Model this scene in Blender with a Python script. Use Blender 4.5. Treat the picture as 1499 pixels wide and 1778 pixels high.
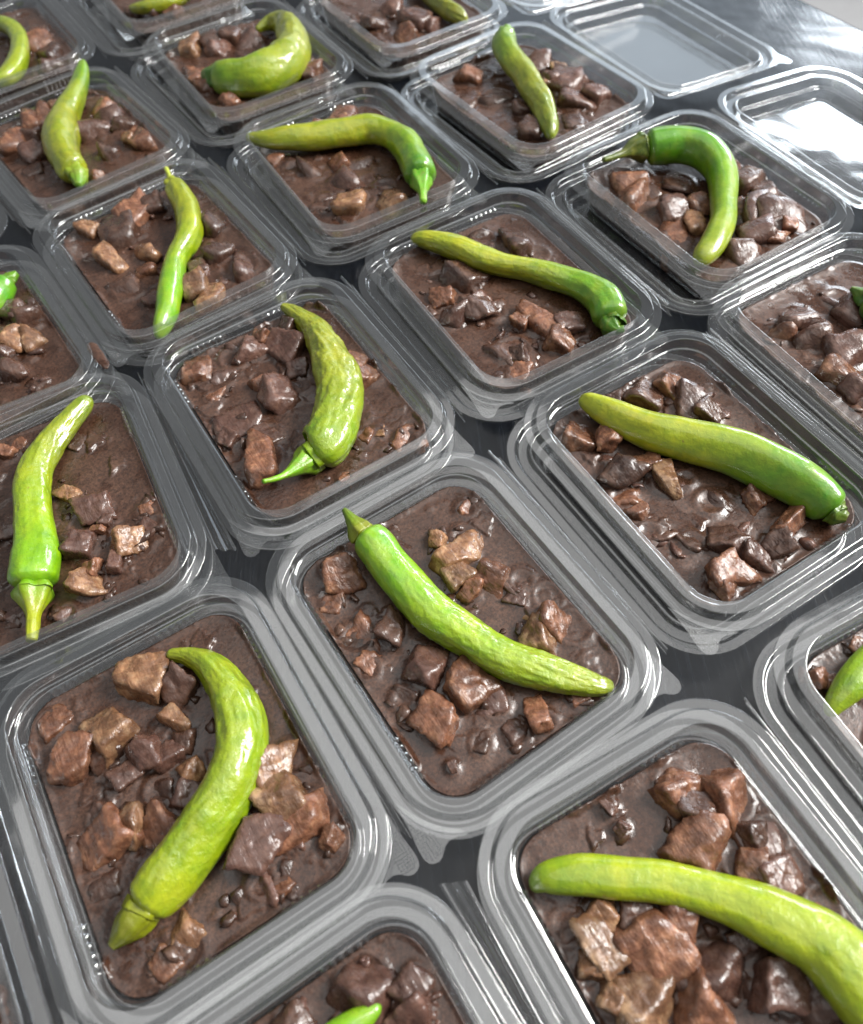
import bpy, bmesh, math, random
import numpy as np
from mathutils import Matrix, Vector

for o in list(bpy.data.objects):
    bpy.data.objects.remove(o)
S = bpy.context.scene
COL = S.collection
CM = 0.01                      # everything below is written in centimetres
RIM = 3.12                     # height of the tray rims above the table
SAUCE = RIM - 1.25             # level of the stew

# ------------------------------------------------------------------ camera
cam_d = bpy.data.cameras.new('camera')
cam = bpy.data.objects.new('camera', cam_d)
COL.objects.link(cam)
right = Vector((0.99684706, -0.06662076, -0.04309999))
up = Vector((0.07934692, 0.83696637, 0.54147147))
fwd = Vector((0.0, 0.5431841, -0.83961362))
m = Matrix((right, up, -fwd)).transposed().to_4x4()
m.translation = Vector((0, 0, (RIM + 29.534) * CM))
cam.matrix_world = m
cam_d.sensor_fit = 'HORIZONTAL'
cam_d.sensor_width = 36.0
cam_d.lens = 36.0 * 1364.27 / 1499.0
cam_d.clip_start = 0.01
cam_d.clip_end = 100
cam_d.dof.use_dof = True
cam_d.dof.focus_distance = 0.36
cam_d.dof.aperture_fstop = 11.0
S.camera = cam

# ------------------------------------------------------------------ light of the room
W = bpy.data.worlds.new('World')
S.world = W
W.use_nodes = True
bg = W.node_tree.nodes['Background']
bg.inputs[0].default_value = (0.93, 0.97, 1.0, 1)
bg.inputs[1].default_value = 0.30

def area(name, loc, target, sx, sy, power, color):
    d = bpy.data.lights.new(name, 'AREA')
    d.shape = 'RECTANGLE'
    d.size, d.size_y = sx, sy
    d.energy = power
    d.color = color
    o = bpy.data.objects.new(name, d)
    COL.objects.link(o)
    o.location = loc
    o.rotation_euler = (Vector(target) - Vector(loc)).to_track_quat('-Z', 'Y').to_euler()
    return o

area('window_light', (2.02, 2.70, 0.74), (0.15, 0.4, 0.0), 1.05, 0.62, 42, (0.84, 0.92, 1.0))     # low window behind, mirrored in the empty lids
area('back_fill_light', (0.83, 3.13, 1.05), (0.15, 0.4, 0.0), 1.7, 1.0, 8, (0.74, 0.87, 1.0))      # added fill lamp behind, for pale blue reflections in lid and table
area('side_window_light', (1.80, 0.50, 1.50), (0.0, 0.3, 0.0), 1.1, 0.8, 128, (1.0, 0.985, 0.96))   # the window that lights the food
area('ceiling_light', (0.2, 0.5, 2.3), (0.1, 0.4, 0.0), 2.6, 2.6, 27, (1.0, 0.99, 0.97))

S.view_settings.view_transform = 'Standard'
S.view_settings.look = 'None'
S.view_settings.exposure = -0.08
S.view_settings.gamma = 1.0
S.view_settings.use_curve_mapping = False
S.render.engine = 'CYCLES'
S.cycles.use_denoising = True
S.cycles.max_bounces = 14
S.cycles.diffuse_bounces = 4
S.cycles.glossy_bounces = 5
S.cycles.transmission_bounces = 6
S.cycles.transparent_max_bounces = 48
S.cycles.caustics_reflective = False
S.cycles.caustics_refractive = False
S.cycles.sample_clamp_indirect = 6

# ------------------------------------------------------------------ noise in numpy
def _hash(ix, iy, iz, seed):
    h = (ix * 374761393 + iy * 668265263 + iz * 2147483647 + seed * 1274126177) & 0xFFFFFFFF
    h = ((h ^ (h >> 13)) * 1274126177) & 0xFFFFFFFF
    h = ((h ^ (h >> 16)) * 2246822519) & 0xFFFFFFFF
    return ((h ^ (h >> 15)) & 0xFFFFFF) / float(0xFFFFFF)

def vnoise(x, y, z, seed=0):
    """smooth value noise in -1..1"""
    x, y, z = np.broadcast_arrays(np.asarray(x, float), np.asarray(y, float), np.asarray(z, float))
    ix, iy, iz = (np.floor(v).astype(np.int64) for v in (x, y, z))
    fx, fy, fz = x - ix, y - iy, z - iz
    fx, fy, fz = (t * t * (3 - 2 * t) for t in (fx, fy, fz))
    out = 0
    for dx in (0, 1):
        for dy in (0, 1):
            for dz in (0, 1):
                w = (fx if dx else 1 - fx) * (fy if dy else 1 - fy) * (fz if dz else 1 - fz)
                out = out + w * _hash(ix + dx, iy + dy, iz + dz, seed)
    return out * 2 - 1

def fbm(x, y, z, seed=0, octv=4):
    a, s, t = 0.5, 1.0, 0.0
    for k in range(octv):
        t = t + a * vnoise(x * s, y * s, z * s, seed + k * 17)
        a *= 0.5
        s *= 2.03
    return t

# ------------------------------------------------------------------ mesh / object helpers
def mesh_from(name, verts, faces, mat, smooth=True):
    me = bpy.data.meshes.new(name)
    me.from_pydata((np.asarray(verts, float) * CM).tolist(), [], [tuple(int(i) for i in f) for f in faces])
    if smooth:
        me.polygons.foreach_set('use_smooth', [True] * len(me.polygons))
    me.materials.append(mat)
    me.update()
    return me

def obj(name, me, parent=None, loc=(0, 0, 0), rotz=0.0):
    o = bpy.data.objects.new(name, me)
    COL.objects.link(o)
    o.location = [c * CM for c in loc]
    o.rotation_euler = (0, 0, rotz)
    if parent is not None:
        o.parent = parent
    return o

def tag(o, label, cat, group=None):
    o['label'] = label
    o['category'] = cat
    if group:
        o['group'] = group
    return o

def srgb(r, g, b):
    f = lambda c: (c / 12.92 if c <= 0.04045 else ((c + 0.055) / 1.055) ** 2.4)
    return (f(r / 255), f(g / 255), f(b / 255))

# ------------------------------------------------------------------ materials
def new_mat(name):
    mt = bpy.data.materials.new(name)
    mt.use_nodes = True
    nt = mt.node_tree
    for n in list(nt.nodes):
        nt.nodes.remove(n)
    out = nt.nodes.new('ShaderNodeOutputMaterial')
    return mt, nt, out

def N(nt, typ, **kw):
    n = nt.nodes.new(typ)
    for k, v in kw.items():
        if k in n.inputs:
            n.inputs[k].default_value = v
        else:
            setattr(n, k, v)
    return n

def L(nt, a, b):
    nt.links.new(a, b)

def noise(nt, scale, detail=4, rough=0.55, vec=None, distort=0.0):
    n = N(nt, 'ShaderNodeTexNoise', Scale=scale, Detail=detail, Roughness=rough, Distortion=distort)
    if vec is not None:
        L(nt, vec, n.inputs['Vector'])
    return n.outputs['Fac']

def ramp(nt, fac, stops):
    r = N(nt, 'ShaderNodeValToRGB')
    e = r.color_ramp.elements
    while len(e) < len(stops):
        e.new(0.5)
    for k, (p, c) in enumerate(stops):
        e[k].position = p
        e[k].color = (*c, 1) if len(c) == 3 else c
    L(nt, fac, r.inputs[0])
    return r.outputs[0]

def grey(v):
    return (v, v, v)

def mixc(nt, fac, a, b, blend='MIX'):
    n = N(nt, 'ShaderNodeMix', data_type='RGBA', blend_type=blend)
    for sock, v in ((n.inputs[0], fac), (n.inputs[6], a), (n.inputs[7], b)):
        if hasattr(v, 'is_output'):
            L(nt, v, sock)
        elif isinstance(v, (int, float)):
            sock.default_value = v
        else:
            sock.default_value = (*v, 1)
    return n.outputs[2]

def math_n(nt, op, a, b=None):
    n = N(nt, 'ShaderNodeMath', operation=op)
    for k, v in enumerate((a, b)):
        if v is None:
            continue
        if hasattr(v, 'is_output'):
            L(nt, v, n.inputs[k])
        else:
            n.inputs[k].default_value = v
    return n.outputs[0]

def bump(nt, height, strength, dist, prev=None):
    b = N(nt, 'ShaderNodeBump', Strength=strength, Distance=dist)
    L(nt, height, b.inputs['Height'])
    if prev is not None:
        L(nt, prev, b.inputs['Normal'])
    return b.outputs[0]

def coords(nt, kind='Object'):
    return N(nt, 'ShaderNodeTexCoord').outputs[kind]

def plastic_mat():
    """thin clear thermoformed sheet: lets light straight through, mirrors at its
    two faces (Schlick), with a faint milky scatter and fine scuffs"""
    mt, nt, out = new_mat('clear_plastic')
    co = coords(nt)
    lw = N(nt, 'ShaderNodeLayerWeight', Blend=0.5)
    p5 = math_n(nt, 'POWER', lw.outputs['Facing'], 4.0)
    f = math_n(nt, 'MULTIPLY', p5, 0.55)
    f = math_n(nt, 'ADD', f, 0.13)
    wav = noise(nt, 55, 2, 0.5, co)
    scuff = noise(nt, 900, 3, 0.6, co)
    nrm = bump(nt, wav, 0.06, 0.0012, bump(nt, noise(nt, 16, 2, 0.5, co), 0.30, 0.004))
    tr = N(nt, 'ShaderNodeBsdfTransparent', Color=(0.975, 0.98, 0.98, 1))
    rg = N(nt, 'ShaderNodeMapRange')
    L(nt, scuff, rg.inputs[0])
    rg.inputs[3].default_value = 0.03
    rg.inputs[4].default_value = 0.14
    gl = N(nt, 'ShaderNodeBsdfGlossy', Color=(1, 1, 1, 1))
    L(nt, rg.outputs[0], gl.inputs['Roughness'])
    L(nt, nrm, gl.inputs['Normal'])
    df = N(nt, 'ShaderNodeBsdfDiffuse', Color=(0.85, 0.86, 0.87, 1))
    tl = N(nt, 'ShaderNodeBsdfTranslucent', Color=(0.85, 0.86, 0.87, 1))
    m0 = N(nt, 'ShaderNodeMixShader', Fac=0.5)
    L(nt, df.outputs[0], m0.inputs[1])
    L(nt, tl.outputs[0], m0.inputs[2])
    hz = N(nt, 'ShaderNodeMapRange')
    L(nt, wav, hz.inputs[0])
    hz.inputs[3].default_value = 0.02
    hz.inputs[4].default_value = 0.055
    m1 = N(nt, 'ShaderNodeMixShader')
    L(nt, hz.outputs[0], m1.inputs[0])
    L(nt, tr.outputs[0], m1.inputs[1])
    L(nt, m0.outputs[0], m1.inputs[2])
    m2 = N(nt, 'ShaderNodeMixShader')
    L(nt, f, m2.inputs[0])
    L(nt, m1.outputs[0], m2.inputs[1])
    L(nt, gl.outputs[0], m2.inputs[2])
    L(nt, m2.outputs[0], out.inputs[0])
    return mt

def principled(nt, out, **kw):
    b = N(nt, 'ShaderNodeBsdfPrincipled')
    for k, v in kw.items():
        k = k.replace('_', ' ')
        if hasattr(v, 'is_output'):
            L(nt, v, b.inputs[k])
        else:
            b.inputs[k].default_value = v if not (isinstance(v, tuple) and len(v) == 3 and b.inputs[k].type == 'RGBA') else (*v, 1)
    L(nt, b.outputs[0], out.inputs[0])
    return b

def stew_mat():
    mt, nt, out = new_mat('brown_stew')
    co = coords(nt)
    big = noise(nt, 38, 4, 0.6, co)
    mid = noise(nt, 160, 5, 0.6, co)
    fine = noise(nt, 800, 4, 0.8, co)
    c = ramp(nt, mid, [(0.25, srgb(60, 40, 31)), (0.5, srgb(77, 54, 43)), (0.8, srgb(96, 71, 57))])
    c = mixc(nt, ramp(nt, big, [(0.35, grey(0)), (0.62, grey(1))]), c, srgb(69, 45, 33))
    spk = ramp(nt, fine, [(0.36, grey(0.38)), (0.5, grey(1.0)), (0.66, grey(1.75))])
    c = mixc(nt, 0.9, c, spk, 'MULTIPLY')
    oil = ramp(nt, noise(nt, 75, 3, 0.5, co, 0.6), [(0.47, grey(0)), (0.58, grey(1))])
    c = mixc(nt, math_n(nt, 'MULTIPLY', oil, 0.35), c, srgb(46, 28, 21))
    n1 = bump(nt, mid, 0.35, 0.0012)
    n2 = bump(nt, fine, 0.30, 0.0003, n1)
    rg = N(nt, 'ShaderNodeMapRange')
    L(nt, oil, rg.inputs[0])
    rg.inputs[3].default_value = 0.42
    rg.inputs[4].default_value = 0.16
    principled(nt, out, Base_Color=c, Roughness=rg.outputs[0], Normal=n2, Specular_IOR_Level=0.5,
               Coat_Weight=0.22, Coat_Roughness=0.09, Coat_Normal=n1)
    return mt

def meat_mat(name, a, b, c2, sauce, fibre):
    mt, nt, out = new_mat(name)
    co = coords(nt)
    mp = N(nt, 'ShaderNodeMapping')
    mp.inputs['Scale'].default_value = (1.0, 0.16, 1.0)
    L(nt, co, mp.inputs[0])
    rnd = N(nt, 'ShaderNodeObjectInfo').outputs['Random']
    n1 = noise(nt, 220, 5, 0.62, co)
    n2 = noise(nt, fibre, 4, 0.6, mp.outputs[0], 0.4)
    n3 = noise(nt, 130, 4, 0.6, co, 0.5)
    col = ramp(nt, n1, [(0.28, a), (0.5, b), (0.74, c2)])
    gen = N(nt, 'ShaderNodeSeparateXYZ')
    L(nt, coords(nt, 'Generated'), gen.inputs[0])
    lay = math_n(nt, 'ADD', gen.outputs[0], math_n(nt, 'MULTIPLY', n3, 0.5))
    lay = math_n(nt, 'ADD', lay, math_n(nt, 'MULTIPLY', rnd, 0.45))
    col = mixc(nt, math_n(nt, 'MULTIPLY', ramp(nt, lay, [(0.52, grey(1)), (0.58, grey(0)), (1.0, grey(0))]), 0.75), col, c2)
    col = mixc(nt, math_n(nt, 'MULTIPLY', ramp(nt, n2, [(0.42, grey(0)), (0.6, grey(1))]), 0.55), col, a)
    cov = ramp(nt, n3, [(0.38, grey(0)), (0.52, grey(1))])
    col = mixc(nt, math_n(nt, 'MULTIPLY', cov, sauce), col, srgb(62, 40, 31))
    var = N(nt, 'ShaderNodeMapRange')
    L(nt, rnd, var.inputs[0])
    var.inputs[3].default_value = 0.72
    var.inputs[4].default_value = 1.24
    hsv = N(nt, 'ShaderNodeHueSaturation')
    L(nt, col, hsv.inputs['Color'])
    L(nt, var.outputs[0], hsv.inputs['Value'])
    hsv.inputs['Saturation'].default_value = 0.95
    b1 = bump(nt, n2, 0.6, 0.0012)
    b2 = bump(nt, n1, 0.35, 0.0010, b1)
    b3 = bump(nt, noise(nt, 900, 3, 0.6, co), 0.15, 0.0003, b2)
    rg = N(nt, 'ShaderNodeMapRange')
    L(nt, cov, rg.inputs[0])
    rg.inputs[3].default_value = 0.46
    rg.inputs[4].default_value = 0.22
    principled(nt, out, Base_Color=hsv.outputs[0], Roughness=rg.outputs[0], Normal=b3,
               Subsurface_Weight=0.08, Subsurface_Radius=(0.004, 0.0015, 0.001), Subsurface_Scale=0.5,
               Coat_Weight=0.22, Coat_Roughness=0.09, Coat_Normal=b2)
    return mt

def chilli_mat():
    mt, nt, out = new_mat('chilli_skin')
    co = coords(nt)
    at = N(nt, 'ShaderNodeAttribute', attribute_name='skin')
    wr = N(nt, 'ShaderNodeAttribute', attribute_name='wrinkle')
    n1 = noise(nt, 70, 4, 0.6, co, 0.4)
    n2 = noise(nt, 420, 4, 0.6, co, 0.6)
    col = mixc(nt, math_n(nt, 'MULTIPLY', ramp(nt, n1, [(0.42, grey(0)), (0.66, grey(1))]), 0.30), at.outputs['Color'], srgb(168, 172, 40))
    col = mixc(nt, math_n(nt, 'MULTIPLY', ramp(nt, n2, [(0.52, grey(0)), (0.72, grey(1))]), 0.30), col, srgb(84, 128, 30))
    spots = ramp(nt, noise(nt, 260, 2, 0.4, co), [(0.74, grey(0)), (0.79, grey(1))])
    col = mixc(nt, math_n(nt, 'MULTIPLY', spots, 0.5), col, srgb(120, 92, 40))
    b0 = N(nt, 'ShaderNodeBump', Strength=0.5, Distance=0.0014)
    L(nt, math_n(nt, 'MULTIPLY', n2, wr.outputs['Fac']), b0.inputs['Height'])
    b1 = bump(nt, math_n(nt, 'MULTIPLY', noise(nt, 1100, 3, 0.6, co, 0.8), wr.outputs['Fac']), 0.35, 0.0006, b0.outputs[0])
    b2 = bump(nt, noise(nt, 150, 3, 0.5, co), 0.30, 0.0012, b1)
    bc = bump(nt, math_n(nt, 'MULTIPLY', noise(nt, 380, 3, 0.55, co, 0.5), wr.outputs['Fac']), 0.14, 0.0012)
    principled(nt, out, Base_Color=col, Roughness=0.33, Normal=b2, Subsurface_Weight=0.06,
               Subsurface_Radius=(0.005, 0.006, 0.0015), Subsurface_Scale=0.5, Coat_Weight=0.8, Coat_Roughness=0.05, Coat_Normal=bc)
    return mt

def stem_mat():
    mt, nt, out = new_mat('chilli_stem')
    co = coords(nt)
    at = N(nt, 'ShaderNodeAttribute', attribute_name='skin')
    n1 = noise(nt, 260, 4, 0.6, co, 0.3)
    col = mixc(nt, math_n(nt, 'MULTIPLY', ramp(nt, n1, [(0.45, grey(0)), (0.65, grey(1))]), 0.5), at.outputs['Color'], srgb(120, 120, 45))
    n2 = bump(nt, noise(nt, 600, 4, 0.6, co), 0.5, 0.0006)
    principled(nt, out, Base_Color=col, Roughness=0.36, Normal=n2, Coat_Weight=0.2, Coat_Roughness=0.15, Coat_Normal=n2)
    return mt

def drop_mat():
    mt, nt, out = new_mat('oil_droplet')
    lw = N(nt, 'ShaderNodeLayerWeight', Blend=0.5)
    f = math_n(nt, 'ADD', math_n(nt, 'MULTIPLY', math_n(nt, 'POWER', lw.outputs['Facing'], 3.0), 0.5), 0.08)
    tr = N(nt, 'ShaderNodeBsdfTransparent', Color=(0.97, 0.97, 0.90, 1))
    gl = N(nt, 'ShaderNodeBsdfGlossy', Color=(1, 1, 1, 1), Roughness=0.03)
    m2 = N(nt, 'ShaderNodeMixShader')
    L(nt, f, m2.inputs[0])
    L(nt, tr.outputs[0], m2.inputs[1])
    L(nt, gl.outputs[0], m2.inputs[2])
    L(nt, m2.outputs[0], out.inputs[0])
    return mt

def table_mat():
    mt, nt, out = new_mat('dark_table_top')
    co = coords(nt)
    mp = N(nt, 'ShaderNodeMapping')
    mp.inputs['Scale'].default_value = (1.0, 0.06, 1.0)
    L(nt, co, mp.inputs[0])
    g1 = noise(nt, 420, 5, 0.65, mp.outputs[0])
    g2 = noise(nt, 12, 4, 0.6, co, 0.6)
    col = ramp(nt, g1, [(0.3, srgb(16, 18, 22)), (0.6, srgb(25, 28, 33)), (0.85, srgb(42, 45, 51))])
    n0 = bump(nt, noise(nt, 5.5, 3, 0.5, co, 0.8), 0.5, 0.012)
    n1 = bump(nt, g1, 0.18, 0.0006, n0)
    rg = N(nt, 'ShaderNodeMapRange')
    L(nt, g2, rg.inputs[0])
    rg.inputs[3].default_value = 0.12
    rg.inputs[4].default_value = 0.27
    principled(nt, out, Base_Color=col, Roughness=rg.outputs[0], Normal=n1, Specular_IOR_Level=0.42)
    return mt

def floor_mat():
    mt, nt, out = new_mat('pale_floor')
    col = ramp(nt, noise(nt, 6, 4, 0.6, coords(nt)), [(0.3, srgb(138, 134, 132)), (0.7, srgb(152, 149, 147))])
    principled(nt, out, Base_Color=col, Roughness=0.5)
    return mt

PLASTIC = plastic_mat()
STEW = stew_mat()
MEAT = {
    'r': meat_mat('red_brown_meat', srgb(94, 56, 37), srgb(138, 90, 62), srgb(182, 130, 94), 0.5, 420),
    'p': meat_mat('purple_brown_meat', srgb(74, 48, 40), srgb(100, 70, 58), srgb(132, 98, 82), 0.4, 300),
    't': meat_mat('tan_meat', srgb(108, 72, 46), srgb(152, 108, 72), srgb(200, 160, 118), 0.5, 360),
    'd': meat_mat('sauce_coated_meat', srgb(62, 41, 32), srgb(86, 60, 47), srgb(118, 86, 68), 0.6, 300),
}
CHILLI = chilli_mat()
STEM = stem_mat()
DROP = drop_mat()
TABLE = table_mat()
FLOOR = floor_mat()

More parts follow.
